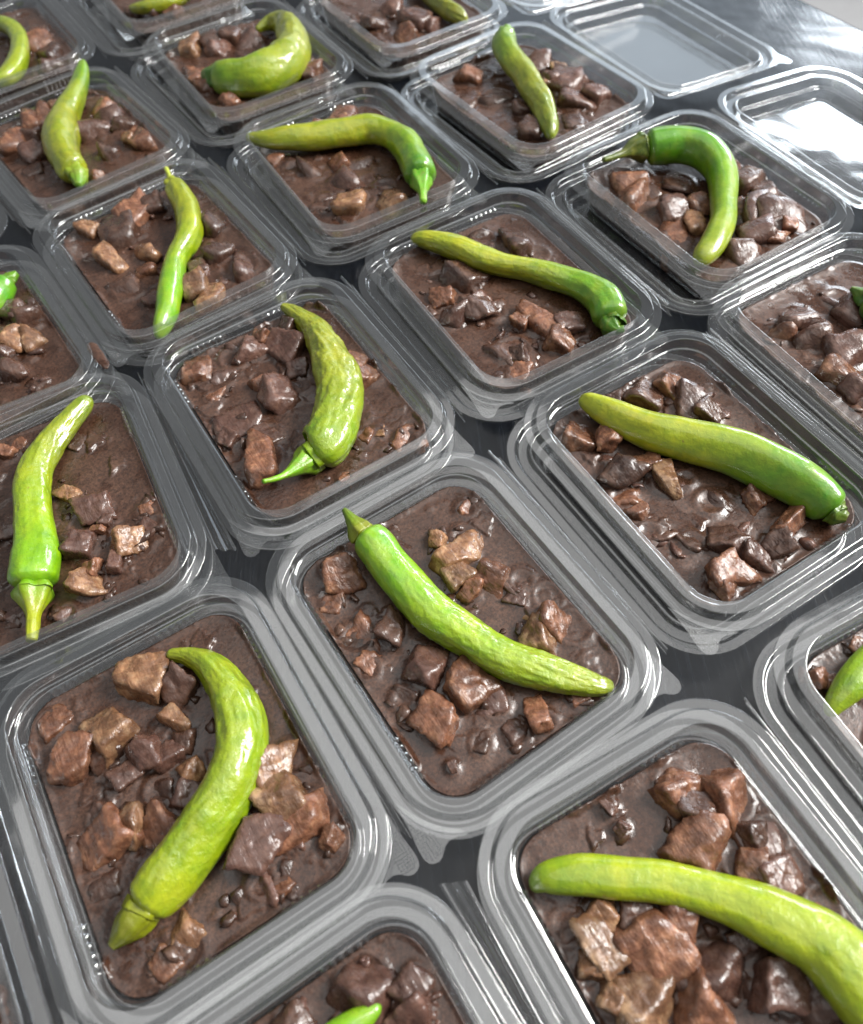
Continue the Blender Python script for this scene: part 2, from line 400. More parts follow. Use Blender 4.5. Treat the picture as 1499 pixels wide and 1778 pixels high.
# ------------------------------------------------------------------ the trays, in centimetres: place and turn on the table,
# then in the tray's own axes the chilli (x, y, height from the rim, radius) and the meat (x, y, half size, kind)
TRAYS = {
    'B': {'pos': [0.62, 14.16, 29.98], 'body': [[-1.15, 5.47, -0.03, 0.77], [-1.01, 4.73, -0.15, 0.92], [-0.98, 3.76, -0.32, 0.96], [-0.92, 2.33, -0.46, 0.99], [-0.75, 0.81, -0.56, 1.03], [-0.19, -0.71, -0.72, 0.97], [0.47, -2.23, -0.77, 0.87], [1.37, -3.75, -0.81, 0.79], [2.48, -4.97, -0.92, 0.6], [3.13, -5.63, -0.98, 0.48], [3.67, -5.94, -1.13, 0.22]], 'stem': [[-1.17, 5.74, -0.03, 0.62], [-1.2, 6.27, 0.02, 0.36], [-1.21, 6.65, 0.07, 0.23], [-1.24, 6.94, 0.12, 0.13]], 'chunks': [[-2.77, 5.39, 0.92, 'r'], [-3.75, 3.95, 0.58, 'rw'], [-3.83, 1.83, 0.94, 'rw'], [-2.29, 1.25, 0.75, 'd'], [-4.13, 0.38, 0.68, 'rw'], [3.76, 4.48, 0.61, 'rw'], [2.79, 3.32, 0.8, 'pw'], [1.64, 3.76, 0.46, 't'], [2.11, 2.59, 0.98, 'te'], [1.32, 1.79, 0.58, 't'], [2.52, 0.94, 0.97, 'r'], [1.61, 0.88, 0.51, 'r'], [3.58, 0.02, 0.71, 'df'], [2.96, -0.58, 0.51, 'pw'], [4.08, -1.23, 0.9, 'tf'], [4.05, -2.97, 1.07, 're'], [2.41, -2.52, 0.9, 't'], [3.07, -2.66, 0.56, 'df'], [-2.19, -1.05, 0.92, 'p'], [-1.24, -2.62, 0.97, 'r'], [-2.84, -2.97, 0.9, 'r'], [-3.64, -1.54, 0.6, 'df'], [-3.74, -2.35, 0.48, 'df'], [-0.7, -3.87, 0.72, 'pw'], [-0.65, -5.33, 0.59, 'pw'], [0.48, -5.55, 0.66, 're'], [2.18, -5.65, 0.34, 'rw'], [-3.54, -4.91, 0.21, 'p'], [-2.07, -4.77, 0.53, 'dw']]},
    'C': {'pos': [12.7, 21.02, 27.49], 'body': [[3.12, -5.28, -0.62, 0.78], [3.07, -4.63, -0.51, 0.98], [2.91, -3.44, -0.43, 1.13], [2.23, -1.8, -0.38, 1.21], [1.43, -0.26, -0.41, 1.16], [0.44, 1.15, -0.44, 1.07], [-0.84, 2.82, -0.48, 0.92], [-1.65, 4.39, -0.49, 0.76], [-2.12, 5.74, -0.47, 0.47], [-2.21, 6.24, -0.42, 0.24]], 'stem': [[3.15, -5.41, -0.62, 0.63], [3.33, -5.78, -0.57, 0.26]], 'chunks': [[0.9, 5.33, 1.04, 'd'], [2.46, 4.9, 0.79, 'r'], [2.25, 3.18, 0.97, 'p'], [2.83, 2.23, 0.65, 'd'], [-0.63, 5.6, 0.51, 'd'], [-3.58, 4.51, 0.92, 'r'], [-2.39, 3.73, 0.74, 'r'], [-3.29, 1.85, 0.9, 'd'], [-3.89, 0.74, 0.82, 'rw'], [-1.77, 1.55, 0.55, 'r'], [-1.65, 0.28, 0.78, 'te'], [-0.7, -0.0, 0.61, 'pf'], [-4.06, -0.36, 0.46, 'r'], [-4.05, -1.38, 0.69, 'df'], [1.26, -2.6, 0.67, 'r'], [1.22, -4.48, 0.72, 're'], [0.04, -5.08, 0.65, 'd'], [-1.48, -3.8, 0.99, 'p'], [-2.75, -2.83, 0.69, 'dw'], [-2.6, -4.85, 0.86, 'r'], [-1.1, -5.52, 0.75, 'p'], [-3.26, -5.48, 0.56, 'r'], [-0.69, -1.66, 0.84, 'df']]},
    'A': {'pos': [-10.42, 8.39, 28.05], 'body': [[-2.79, -3.49, -0.75, 0.91], [-1.93, -3.21, -0.66, 1.07], [-0.9, -2.74, -0.64, 1.11], [0.26, -2.13, -0.63, 1.11], [1.33, -1.51, -0.61, 1.09], [2.16, -0.83, -0.58, 1.07], [2.72, -0.01, -0.59, 1.05], [3.01, 1.1, -0.64, 1.02], [3.05, 2.34, -0.75, 0.89], [2.79, 3.56, -0.81, 0.7], [2.26, 4.5, -0.87, 0.46], [1.49, 5.21, -0.92, 0.23]], 'stem': [[-2.98, -3.62, -0.75, 0.76], [-3.41, -3.78, -0.7, 0.64], [-3.8, -3.95, -0.65, 0.38], [-4.1, -4.08, -0.6, 0.19]], 'chunks': [[0.22, 5.45, 1.07, 't'], [1.3, 3.66, 0.79, 'd'], [-3.85, 5.18, 0.77, 'rw'], [-1.85, 3.5, 1.05, 't'], [-3.76, 3.04, 0.93, 'r'], [-2.24, 2.7, 0.61, 'd'], [-0.84, 1.81, 0.78, 'p'], [-0.14, 1.23, 0.6, 'p'], [0.77, 2.35, 0.54, 'te'], [0.62, 1.39, 0.59, 'd'], [0.49, 0.2, 0.47, 't'], [-1.79, 1.4, 0.54, 'p'], [-0.92, 0.24, 0.71, 'dw'], [-0.05, -0.56, 0.64, 'p'], [-4.05, -0.45, 1.06, 'r'], [-2.14, -0.65, 0.65, 'te'], [-1.34, -1.27, 0.76, 'r'], [-3.21, 0.5, 0.6, 'dw'], [4.08, -1.47, 0.91, 't'], [2.96, -2.59, 0.9, 't'], [3.97, -3.71, 0.95, 'r'], [3.87, -5.02, 0.44, 'r'], [2.74, -4.2, 0.5, 'pw'], [1.57, -3.57, 1.07, 'p'], [1.07, -4.9, 0.67, 'pw'], [1.55, -5.58, 0.55, 'rw'], [-2.09, -5.48, 0.9, 'tw'], [-3.0, -5.58, 0.57, 'rw'], [-4.14, -1.94, 0.59, 'dw']]},
    'F': {'pos': [-6.49, 27.34, 29.14], 'body': [[-1.08, -4.07, -0.62, 0.96], [-0.49, -4.03, -0.47, 1.24], [0.28, -3.44, -0.47, 1.23], [1.0, -2.61, -0.48, 1.22], [1.73, -1.55, -0.48, 1.22], [2.39, -0.12, -0.47, 1.19], [2.81, 1.64, -0.51, 1.04], [2.97, 3.52, -0.6, 0.78], [2.75, 5.31, -0.68, 0.47], [2.46, 6.38, -0.74, 0.2]], 'stem': [[-1.39, -4.12, -0.62, 0.9], [-1.86, -4.41, -0.3, 0.56], [-2.83, -4.75, 0.02, 0.22], [-3.46, -4.91, 0.34, 0.16], [-3.96, -5.0, 0.66, 0.13]], 'chunks': [[-3.45, 5.0, 0.92, 'r'], [0.42, 5.59, 0.63, 'r'], [-0.28, 4.62, 0.85, 'p'], [-1.38, 4.77, 1.07, 'df'], [-2.64, 3.82, 0.91, 'pw'], [1.27, 3.94, 1.23, 'p'], [1.94, 4.97, 0.71, 'd'], [1.28, 2.06, 0.67, 'p'], [-0.42, 0.89, 1.17, 'p'], [-3.48, 2.84, 0.59, 'rw'], [-3.73, 0.58, 1.07, 'pf'], [-4.21, -0.27, 0.57, 'p'], [-3.09, -2.35, 1.23, 're'], [-2.19, -1.04, 0.84, 'dw'], [4.12, 0.43, 0.9, 'r'], [4.15, -0.57, 0.8, 'r'], [1.7, -3.94, 0.54, 'rw'], [2.46, -4.11, 0.38, 'tw'], [3.37, -5.28, 0.74, 'rw'], [-0.27, -5.63, 0.46, 'rw'], [-0.86, 2.15, 0.54, 'r'], [1.73, -0.4, 0.52, 't']]},
    'G': {'pos': [5.24, 34.11, 26.86], 'body': [[2.8, -5.64, -0.36, 0.9], [3.07, -5.09, -0.31, 1.04], [3.4, -4.17, -0.34, 1.05], [3.37, -3.04, -0.44, 0.93], [3.02, -1.84, -0.54, 0.81], [2.37, -0.58, -0.6, 0.75], [1.56, 0.69, -0.67, 0.69], [0.62, 1.62, -0.64, 0.69], [-0.06, 2.7, -0.58, 0.73], [-0.65, 3.94, -0.54, 0.74], [-1.4, 5.27, -0.56, 0.64], [-2.05, 6.18, -0.63, 0.47], [-2.53, 6.53, -0.73, 0.22]], 'stem': [[2.7, -5.87, -0.36, 0.77], [2.75, -6.28, -0.31, 0.32], [2.99, -6.44, -0.26, 0.22]], 'chunks': [[1.47, 4.74, 0.92, 'df'], [2.9, 3.11, 1.03, 'd'], [3.33, 1.84, 0.9, 'df'], [-1.24, 2.48, 1.25, 'd'], [-3.19, 1.64, 0.74, 'r'], [-3.76, 0.54, 1.35, 'p'], [-2.29, 0.0, 0.99, 'd'], [-1.29, -0.8, 0.73, 'df'], [-0.7, -2.34, 0.51, 'r'], [0.21, -2.79, 1.13, 're'], [0.23, -4.61, 0.91, 'r'], [-2.14, -3.73, 1.29, 'dw'], [-2.79, -5.28, 0.83, 'rw'], [1.18, -3.85, 0.81, 'p'], [-1.78, 0.26, 0.65, 'p'], [-2.13, -4.36, 0.59, 'd']]},
    'H': {'pos': [17.89, 40.8, 28.18], 'body': [[-0.47, 4.98, 0.04, 1.06], [0.59, 4.38, 0.1, 1.11], [1.59, 3.62, 0.12, 1.07], [2.14, 2.45, 0.1, 1.07], [1.9, 0.93, -0.01, 1.01], [0.97, -0.51, -0.17, 0.87], [-0.04, -1.69, -0.32, 0.81], [-1.36, -2.9, -0.43, 0.83], [-2.76, -3.77, -0.53, 0.81], [-3.96, -4.27, -0.63, 0.68], [-4.54, -4.29, -0.87, 0.32]], 'stem': [[-0.78, 5.04, 0.04, 0.98], [-1.36, 5.14, 0.09, 0.69], [-2.14, 5.09, 0.14, 0.32], [-2.91, 5.1, 0.19, 0.24], [-3.6, 5.21, 0.24, 0.2]], 'chunks': [[-2.26, 4.85, 1.29, 'r'], [-3.72, 3.07, 1.42, 're'], [-1.21, 4.1, 0.86, 'df'], [-2.03, 2.36, 0.84, 'df'], [-1.88, 0.27, 0.99, 'p'], [-0.61, -0.14, 0.84, 'r'], [-1.77, -1.24, 0.73, 'te'], [-3.44, -1.68, 1.11, 'rw'], [4.08, 1.32, 1.07, 'p'], [3.56, -0.36, 0.87, 'd'], [4.13, -1.82, 0.87, 'p'], [2.02, -2.97, 1.43, 'p'], [0.5, -4.01, 0.98, 'p'], [0.97, -5.02, 0.57, 'r'], [3.55, -4.77, 1.69, 'p'], [4.09, -2.83, 1.04, 'tw'], [-1.46, -4.87, 0.94, 'd'], [0.34, 2.21, 1.04, 'df'], [2.43, -4.74, 0.53, 'r'], [1.55, -1.82, 0.6, 'r']]},
    'L': {'pos': [-3.27, 47.21, 27.36], 'body': [[2.25, -4.91, -0.19, 1.01], [2.64, -3.98, -0.14, 1.1], [3.04, -2.57, -0.17, 1.05], [3.3, -1.02, -0.2, 1.03], [3.11, 0.48, -0.25, 1.01], [2.25, 1.76, -0.31, 0.98], [0.74, 2.51, -0.31, 0.98], [-1.13, 3.23, -0.33, 0.94], [-2.57, 4.13, -0.36, 0.86], [-3.91, 5.11, -0.46, 0.61], [-4.76, 6.33, -0.61, 0.26]], 'stem': [[2.03, -5.34, -0.19, 0.77], [1.62, -6.18, -0.14, 0.34], [1.12, -7.08, -0.09, 0.26]], 'chunks': [[0.05, 5.6, 0.59, 'r'], [1.63, 5.49, 1.03, 'r'], [-4.19, 3.61, 0.48, 'r'], [-3.78, 2.21, 0.94, 'dw'], [-2.17, 1.09, 1.1, 'd'], [-1.32, -0.93, 1.23, 'p'], [-0.69, 0.79, 0.63, 'r'], [0.32, -0.4, 1.09, 'df'], [-1.06, -3.2, 1.04, 'df'], [-2.27, -3.49, 1.03, 't'], [-3.63, -2.33, 0.59, 'df'], [0.1, -4.68, 0.96, 't'], [0.74, -2.84, 0.91, 'df'], [2.21, 4.66, 0.64, 't'], [-3.04, -1.83, 0.6, 'df']]},
    'K': {'pos': [-14.75, 39.75, 32.0], 'body': [[3.08, 4.63, -0.27, 0.7], [3.02, 3.64, -0.32, 0.81], [2.79, 2.18, -0.43, 0.83], [2.23, 0.72, -0.52, 0.82], [1.46, -0.33, -0.59, 0.76], [0.42, -1.23, -0.68, 0.68], [-0.52, -2.46, -0.61, 0.73], [-1.35, -3.85, -0.56, 0.75], [-2.16, -5.1, -0.57, 0.7], [-2.96, -6.06, -0.67, 0.52], [-3.49, -6.54, -0.84, 0.2]], 'stem': [[3.07, 4.95, -0.27, 0.58], [3.22, 5.5, -0.22, 0.21], [3.46, 6.47, -0.17, 0.17]], 'chunks': [[0.14, 5.11, 1.17, 'r'], [1.49, 4.72, 0.78, 'd'], [-2.82, 5.18, 0.7, 't'], [-1.42, 3.83, 1.37, 'd'], [-2.84, 1.67, 0.89, 'te'], [-3.35, 2.72, 0.74, 'dw'], [-0.96, 1.01, 0.89, 'te'], [-1.57, -0.61, 0.57, 'r'], [4.15, 3.01, 0.77, 'df'], [3.78, 0.74, 0.89, 'd'], [2.67, -1.91, 0.85, 'd'], [3.33, -3.72, 1.11, 'pe'], [1.01, -2.27, 0.57, 'p'], [1.0, -3.49, 1.1, 'df'], [0.12, -3.8, 0.81, 't'], [0.4, -5.51, 0.93, 't'], [-2.98, -1.12, 1.27, 'dw'], [-2.06, -3.33, 0.63, 'p'], [3.12, 2.41, 0.7, 'df']]},
    'E': {'pos': [-17.94, 21.36, 23.76], 'body': [[-1.48, -3.96, -0.59, 1.03], [-1.31, -3.37, -0.53, 1.12], [-1.05, -2.5, -0.54, 1.1], [-0.83, -1.48, -0.6, 1.0], [-0.67, -0.15, -0.64, 0.93], [-0.45, 1.31, -0.66, 0.89], [-0.03, 2.61, -0.64, 0.85], [0.81, 3.72, -0.65, 0.76], [1.97, 4.67, -0.62, 0.64], [3.06, 5.5, -0.54, 0.49], [3.54, 5.85, -0.49, 0.29]], 'stem': [[-1.57, -4.24, -0.59, 0.97], [-1.65, -4.73, -0.54, 0.68], [-1.76, -5.26, -0.49, 0.39], [-1.91, -5.94, -0.44, 0.33], [-2.06, -6.54, -0.39, 0.27]], 'chunks': [[-1.28, 4.97, 0.56, 'r'], [-0.73, 5.25, 0.56, 'rw'], [1.92, 3.86, 0.54, 'dw'], [1.02, 0.75, 0.52, 't'], [1.9, -0.49, 0.84, 'p'], [2.24, -1.61, 0.33, 'p'], [1.69, -1.92, 0.33, 're'], [0.82, -2.34, 0.74, 'p'], [2.83, -3.16, 0.72, 't'], [1.97, -4.05, 0.48, 'pe'], [3.91, -1.82, 0.49, 'rw'], [4.18, -2.7, 0.56, 'pw'], [0.62, -4.35, 0.95, 't'], [0.92, -3.76, 0.48, 'r'], [-2.72, -4.42, 0.45, 'pw'], [-0.65, -5.39, 0.55, 'pw'], [-2.27, 0.18, 0.52, 'd']]},
    'S': {'pos': [8.43, 1.34, 24.33], 'body': [[3.37, -4.92, -0.77, 0.88], [3.35, -4.22, -0.54, 1.11], [3.32, -3.11, -0.37, 1.24], [3.04, -2.09, -0.28, 1.23], [2.69, -1.04, -0.33, 1.12], [1.97, 0.05, -0.4, 1.0], [1.12, 1.03, -0.48, 0.85], [0.21, 2.01, -0.57, 0.76], [-0.82, 2.88, -0.62, 0.73], [-2.0, 3.61, -0.65, 0.72], [-3.2, 4.29, -0.72, 0.65], [-3.96, 4.62, -0.84, 0.5], [-4.51, 4.59, -1.05, 0.18]], 'stem': [[3.3, -5.21, -0.77, 0.63], [3.13, -5.69, -0.72, 0.24]], 'chunks': [[2.15, 5.1, 0.94, 'r'], [3.59, 3.65, 1.06, 'r'], [2.27, 3.99, 0.66, 'd'], [1.57, 2.96, 1.1, 'r'], [2.71, 1.58, 0.67, 'r'], [3.29, 0.87, 0.67, 'p'], [4.1, 2.03, 0.85, 'pf'], [3.41, 2.26, 0.56, 'd'], [4.09, -0.64, 0.85, 're'], [-2.81, 2.82, 0.64, 't'], [-1.71, 2.32, 0.64, 'd'], [-0.47, 1.56, 0.86, 'r'], [-4.01, 3.01, 0.74, 'dw'], [-3.49, 1.99, 0.74, 'te'], [-4.17, 1.64, 0.53, 't'], [-1.83, 1.1, 1.23, 'r'], [-0.62, -0.35, 1.19, 'p'], [1.18, -1.66, 0.94, 'p'], [1.93, -2.58, 0.89, 'd'], [-3.95, 0.57, 0.53, 't'], [-3.2, -0.16, 1.06, 't'], [-1.57, -1.12, 0.86, 'r'], [1.0, -0.16, 0.44, 'd'], [-0.48, 5.5, 0.27, 'p'], [-0.52, 4.77, 0.27, 'p']]},
    'N': {'pos': [-22.39, 52.18, 34.66], 'body': [[-1.6, -4.36, -0.46, 0.88], [-1.59, -3.31, -0.41, 1.07], [-1.33, -1.57, -0.37, 1.24], [-0.67, 0.24, -0.32, 1.32], [0.43, 2.17, -0.44, 1.12], [1.7, 3.64, -0.36, 0.89], [3.03, 5.3, -0.26, 0.71], [4.01, 6.57, 0.01, 0.47], [4.43, 7.23, 0.26, 0.21]], 'stem': [[-1.68, -4.8, -0.46, 0.7], [-2.09, -5.66, -0.41, 0.26]], 'chunks': [[-0.95, 5.45, 1.16, 'r'], [-0.16, 5.58, 0.68, 'r'], [0.98, 5.59, 0.61, 't'], [3.23, 4.31, 0.81, 'df'], [4.11, 2.75, 0.93, 'r'], [1.77, 1.4, 1.3, 'p'], [3.47, 1.37, 1.17, 'p'], [3.87, 0.11, 0.77, 'd'], [3.06, -2.13, 0.5, 't'], [3.53, -2.97, 0.86, 'r'], [4.13, -1.63, 0.89, 'rw'], [-3.36, 3.33, 1.05, 'r'], [-1.86, 3.22, 0.79, 'd'], [-2.87, 0.82, 0.77, 'p'], [-0.37, -4.2, 0.41, 'r'], [1.21, -2.49, 0.73, 'd'], [-4.06, -0.47, 0.74, 'dw'], [-0.58, 3.99, 0.59, 'r'], [-0.92, 0.67, 0.57, 't']]},
    'O': {'pos': [-11.09, 60.81, 28.79], 'body': [[-2.94, -1.39, -0.41, 0.98], [-2.41, -2.34, -0.26, 1.26], [-1.26, -3.23, -0.21, 1.34], [0.18, -3.59, -0.16, 1.44], [1.85, -3.07, -0.09, 1.56], [3.33, -1.52, -0.16, 1.4], [4.12, 0.41, -0.2, 1.24], [4.3, 2.39, -0.35, 0.9], [3.72, 3.29, -0.47, 0.59], [2.4, 3.3, -0.63, 0.21]], 'stem': [[-3.18, -1.12, -0.41, 0.88], [-3.65, -0.58, -0.36, 0.39]], 'chunks': [[-2.61, 5.51, 0.94, 't'], [-0.76, 5.53, 0.85, 'd'], [-0.75, 3.52, 0.99, 'p'], [1.67, 3.68, 1.17, 'p'], [1.64, 1.97, 0.98, 'df'], [-3.17, 1.77, 0.97, 'rw'], [-3.83, -0.88, 0.78, 'r'], [-4.05, 0.59, 0.64, 'r'], [4.11, -1.86, 0.96, 'r'], [3.98, -3.67, 0.93, 'r'], [0.7, 4.42, 0.84, 'd'], [3.02, -4.11, 0.68, 'p'], [-2.97, -3.59, 0.59, 'r']]},
    'M': {'pos': [9.03, 53.76, 31.26], 'body': [[2.22, 5.44, 0.14, 0.88], [1.43, 4.57, 0.08, 0.97], [0.76, 2.97, -0.03, 0.94], [0.41, 1.17, -0.14, 0.92], [-0.17, -0.64, -0.25, 0.9], [-0.74, -2.15, -0.31, 0.88], [-1.45, -3.75, -0.45, 0.73], [-1.95, -4.73, -0.6, 0.55], [-2.45, -5.3, -0.81, 0.25]], 'stem': [[2.55, 5.8, 0.14, 0.69], [2.75, 6.13, 0.19, 0.3]], 'chunks': [[-1.6, 4.65, 0.96, 'r'], [-0.53, 4.44, 0.96, 'df'], [-3.34, 2.78, 1.11, 'dw'], [-1.75, 1.47, 1.29, 'dw'], [3.94, 2.79, 1.07, 'p'], [4.2, 1.27, 0.58, 't'], [3.81, -0.19, 1.33, 'p'], [4.15, -0.68, 0.77, 'p'], [2.69, 0.41, 0.76, 'p'], [2.23, -2.45, 1.29, 'p'], [3.69, -3.02, 0.74, 'p'], [0.58, -4.17, 1.06, 'dw'], [-2.53, -3.41, 0.86, 'd'], [2.06, 0.49, 0.53, 't'], [-1.31, -1.05, 0.66, 'p']]},
    'T': {'pos': [-3.18, -4.38, 28.92], 'body': [[-1.23, 4.15, -0.58, 0.68], [-0.58, 4.2, -0.54, 0.74], [0.44, 4.19, -0.57, 0.69], [1.39, 4.2, -0.6, 0.56], [2.19, 4.2, -0.63, 0.33], [2.62, 4.19, -0.58, 0.13]], 'stem': [[-1.51, 3.98, -0.58, 0.45], [-1.89, 3.8, -0.53, 0.18]], 'chunks': [[2.39, 5.16, 1.17, 'p'], [3.95, 4.15, 0.63, 'p'], [-0.13, 5.56, 0.64, 'd'], [3.3, 3.41, 0.72, 'p']]},
    'U': {'pos': [20.65, 7.19, 23.19], 'body': [[0.75, 4.91, -0.61, 0.61], [-0.63, 4.81, -0.52, 0.78], [-2.08, 4.7, -0.51, 0.79], [-3.35, 4.42, -0.55, 0.73], [-4.22, 4.19, -0.67, 0.51], [-4.91, 3.92, -0.82, 0.23]], 'stem': [[1.08, 4.93, -0.61, 0.39], [1.73, 5.0, -0.56, 0.17]], 'chunks': [[-4.23, 5.25, 0.42, 'r'], [-3.59, 4.91, 0.35, 'r'], [-1.68, 5.6, 0.36, 'r']]},
    'D': {'pos': [23.69, 27.56, 25.91], 'body': [[1.57, 2.62, -0.41, 0.79], [1.59, 1.71, -0.32, 0.96], [1.55, -0.04, -0.31, 0.99], [0.94, -1.93, -0.39, 0.83], [-0.14, -4.1, -0.66, 0.34]], 'stem': [[1.53, 2.9, -0.41, 0.65], [1.5, 3.27, -0.36, 0.36], [1.42, 3.63, -0.31, 0.14]], 'chunks': [[-2.99, 3.76, 0.88, 'r'], [-1.9, 2.21, 1.03, 'd'], [-1.28, 0.78, 1.24, 'p'], [-2.82, -0.07, 0.85, 'r'], [-2.73, -1.3, 0.71, 'p'], [-1.54, 4.01, 1.12, 'p'], [1.3, 4.01, 0.93, 'pf'], [1.06, 2.81, 0.92, 'p']]},
    'J': {'pos': [-24.73, 32.4, 32.38], 'body': [[3.9, 4.02, -0.6, 0.63], [3.05, 3.35, -0.58, 0.86], [1.92, 2.71, -0.64, 0.93], [0.24, 1.9, -0.79, 0.84], [-1.2, 1.34, -1.0, 0.46]], 'stem': [[4.15, 4.13, -0.6, 0.4], [4.57, 4.23, -0.55, 0.2]], 'chunks': [[2.54, -0.28, 0.94, 't'], [3.25, -0.85, 0.7, 't'], [4.09, 1.2, 0.8, 'd'], [3.31, 1.84, 0.81, 'd'], [1.63, -2.81, 0.75, 'd'], [2.32, -4.25, 0.59, 'dw'], [1.6, -0.95, 0.77, 'd']]},
    'P': {'pos': [0.83, 67.42, 29.5], 'body': [[2.47, 1.78, -0.48, 0.67], [2.2, -0.6, -0.43, 0.76], [2.04, -3.04, -0.44, 0.74], [2.13, -4.73, -0.48, 0.68], [2.41, -5.64, -0.68, 0.31]], 'stem': [[2.57, 2.45, -0.48, 0.45], [2.57, 3.32, -0.43, 0.23]], 'chunks': [[-1.77, -3.56, 0.83, 'r'], [-0.09, -2.32, 1.06, 'p'], [0.57, -3.53, 0.73, 'p'], [-2.9, -0.54, 0.85, 'd'], [-3.5, 1.09, 0.75, 'df'], [-0.58, 0.63, 0.98, 'p']]},
    'R': {'pos': [-18.75, 74.17, 29], 'body': [[0.37, -3.79, -0.43, 0.58], [-1.31, -3.99, -0.4, 0.63], [-2.83, -3.55, -0.43, 0.57], [-3.64, -3.0, -0.53, 0.4], [-4.14, -2.38, -0.65, 0.17]], 'stem': [[0.91, -3.48, -0.43, 0.35], [1.58, -3.16, -0.38, 0.18]], 'chunks': [[-4.06, -2.33, 0.7, 'd'], [-1.17, -4.36, 0.8, 'r'], [-2.45, -3.82, 0.57, 'd']]},
    'Q': {'pos': [-30.83, 65.83, 31], 'body': [[-1.92, -5.59, -0.52, 0.59], [-0.83, -5.42, -0.46, 0.7], [0.41, -4.03, -0.43, 0.77], [1.48, -1.62, -0.44, 0.74], [1.84, 0.97, -0.46, 0.7], [1.34, 2.84, -0.52, 0.6], [0.55, 3.59, -0.68, 0.3]], 'stem': [[-2.37, -5.93, -0.52, 0.43], [-2.92, -6.39, -0.47, 0.21]], 'chunks': [[2.97, -0.85, 1.26, 'r'], [3.08, -3.18, 1.01, 'd'], [2.37, -4.76, 0.77, 'p'], [3.23, 1.25, 1.06, 'df']]},
    'V': {'pos': [-21.32, 1.83, 29], 'chunks': [[4.18, -3.34, 0.55, 'p']]},
    'W': {'pos': [-29.74, 16.16, 23.76]},
    'X': {'pos': [-35.62, 25.49, 32.38]},
    'Y': {'pos': [-14.47, -10.62, 28.92]},
    'Z': {'pos': [-33.0, 44.85, 34.66]},
}
EDGE = [[33.9, 68.0], [36.5, 63.4]]   # two points of the table's back edge
NEXT = {'V': 'A', 'A': 'B', 'B': 'C', 'C': 'D', 'E': 'F', 'F': 'G', 'G': 'H', 'J': 'K', 'K': 'L', 'L': 'M', 'N': 'O', 'O': 'P',
        'Q': 'R', 'T': 'S', 'S': 'U', 'W': 'E', 'X': 'J', 'Y': 'T', 'Z': 'N'}
LIDROT = {'M': -3.0, 'H': -2.0}
BARE = {'W': 'empty clear container with its lid under the long narrow-waisted chilli tray', 'X': 'empty clear container with its lid under the small glossy chilli end tray',
        'Y': 'empty clear container with its lid under the pointed chilli tip tray', 'Z': 'empty clear container with its lid under the thin-tipped chilli tray'}
SPILLS = [
    ('sauce_smear', [[-17.6, 31.75], [-16.99, 30.83], [-16.29, 29.72]], 0.28, 2.95, 'stew', 5, 'brown sauce smear on the hinge beside the glossy chilli stub tray', 'sauce smear'),
    ('sauce_smear', [[6.28, 47.82], [6.59, 47.26], [6.91, 46.84]], 0.18, 2.72, 'stew', 9, 'brown sauce smear on the flange of the dull tapering chilli tray', 'sauce smear'),
]

# ------------------------------------------------------------------ table and floor
def table():
    # a slab whose back right edge shows in the corner of the picture
    ea, eb = Vector((EDGE[0][0], EDGE[0][1])), Vector((EDGE[1][0], EDGE[1][1]))
    d = (eb - ea).normalized()
    p0, p1 = ea - d * 140, eb + d * 150
    nrm = Vector((-d.y, d.x))
    if nrm.y > 0:
        nrm = -nrm                       # towards the camera
    q1, q0 = p1 + nrm * 190, p0 + nrm * 190
    ring = [p0, p1, q1, q0]
    v = [(p.x, p.y, 0) for p in ring] + [(p.x, p.y, -2.6) for p in ring]
    f = [(0, 1, 2, 3), (7, 6, 5, 4)] + [(k, k + 4, (k + 1) % 4 + 4, (k + 1) % 4) for k in range(4)]
    bm = bmesh.new()
    vs = [bm.verts.new([c * CM for c in p]) for p in v]
    for q in f:
        bm.faces.new([vs[i] for i in q])
    bmesh.ops.recalc_face_normals(bm, faces=bm.faces)
    bmesh.ops.bevel(bm, geom=list(bm.edges), offset=0.004, segments=3, affect='EDGES', profile=0.5)
    me = bpy.data.meshes.new('table_top')
    bm.to_mesh(me)
    bm.free()
    me.materials.append(TABLE)
    o = obj('table', me)
    o['kind'] = 'structure'
    fl = obj('floor', mesh_from('floor', [(-500, -400, -75), (600, -400, -75), (600, 700, -75), (-500, 700, -75)], [(0, 1, 2, 3)], FLOOR, False))
    fl['kind'] = 'structure'
table()

# ------------------------------------------------------------------ clear plastic clamshell container
HA, HB, RC = 5.0, 6.43, 1.75           # half sizes and corner radius of the opening
OUT = 1.15                             # the rim is this wide

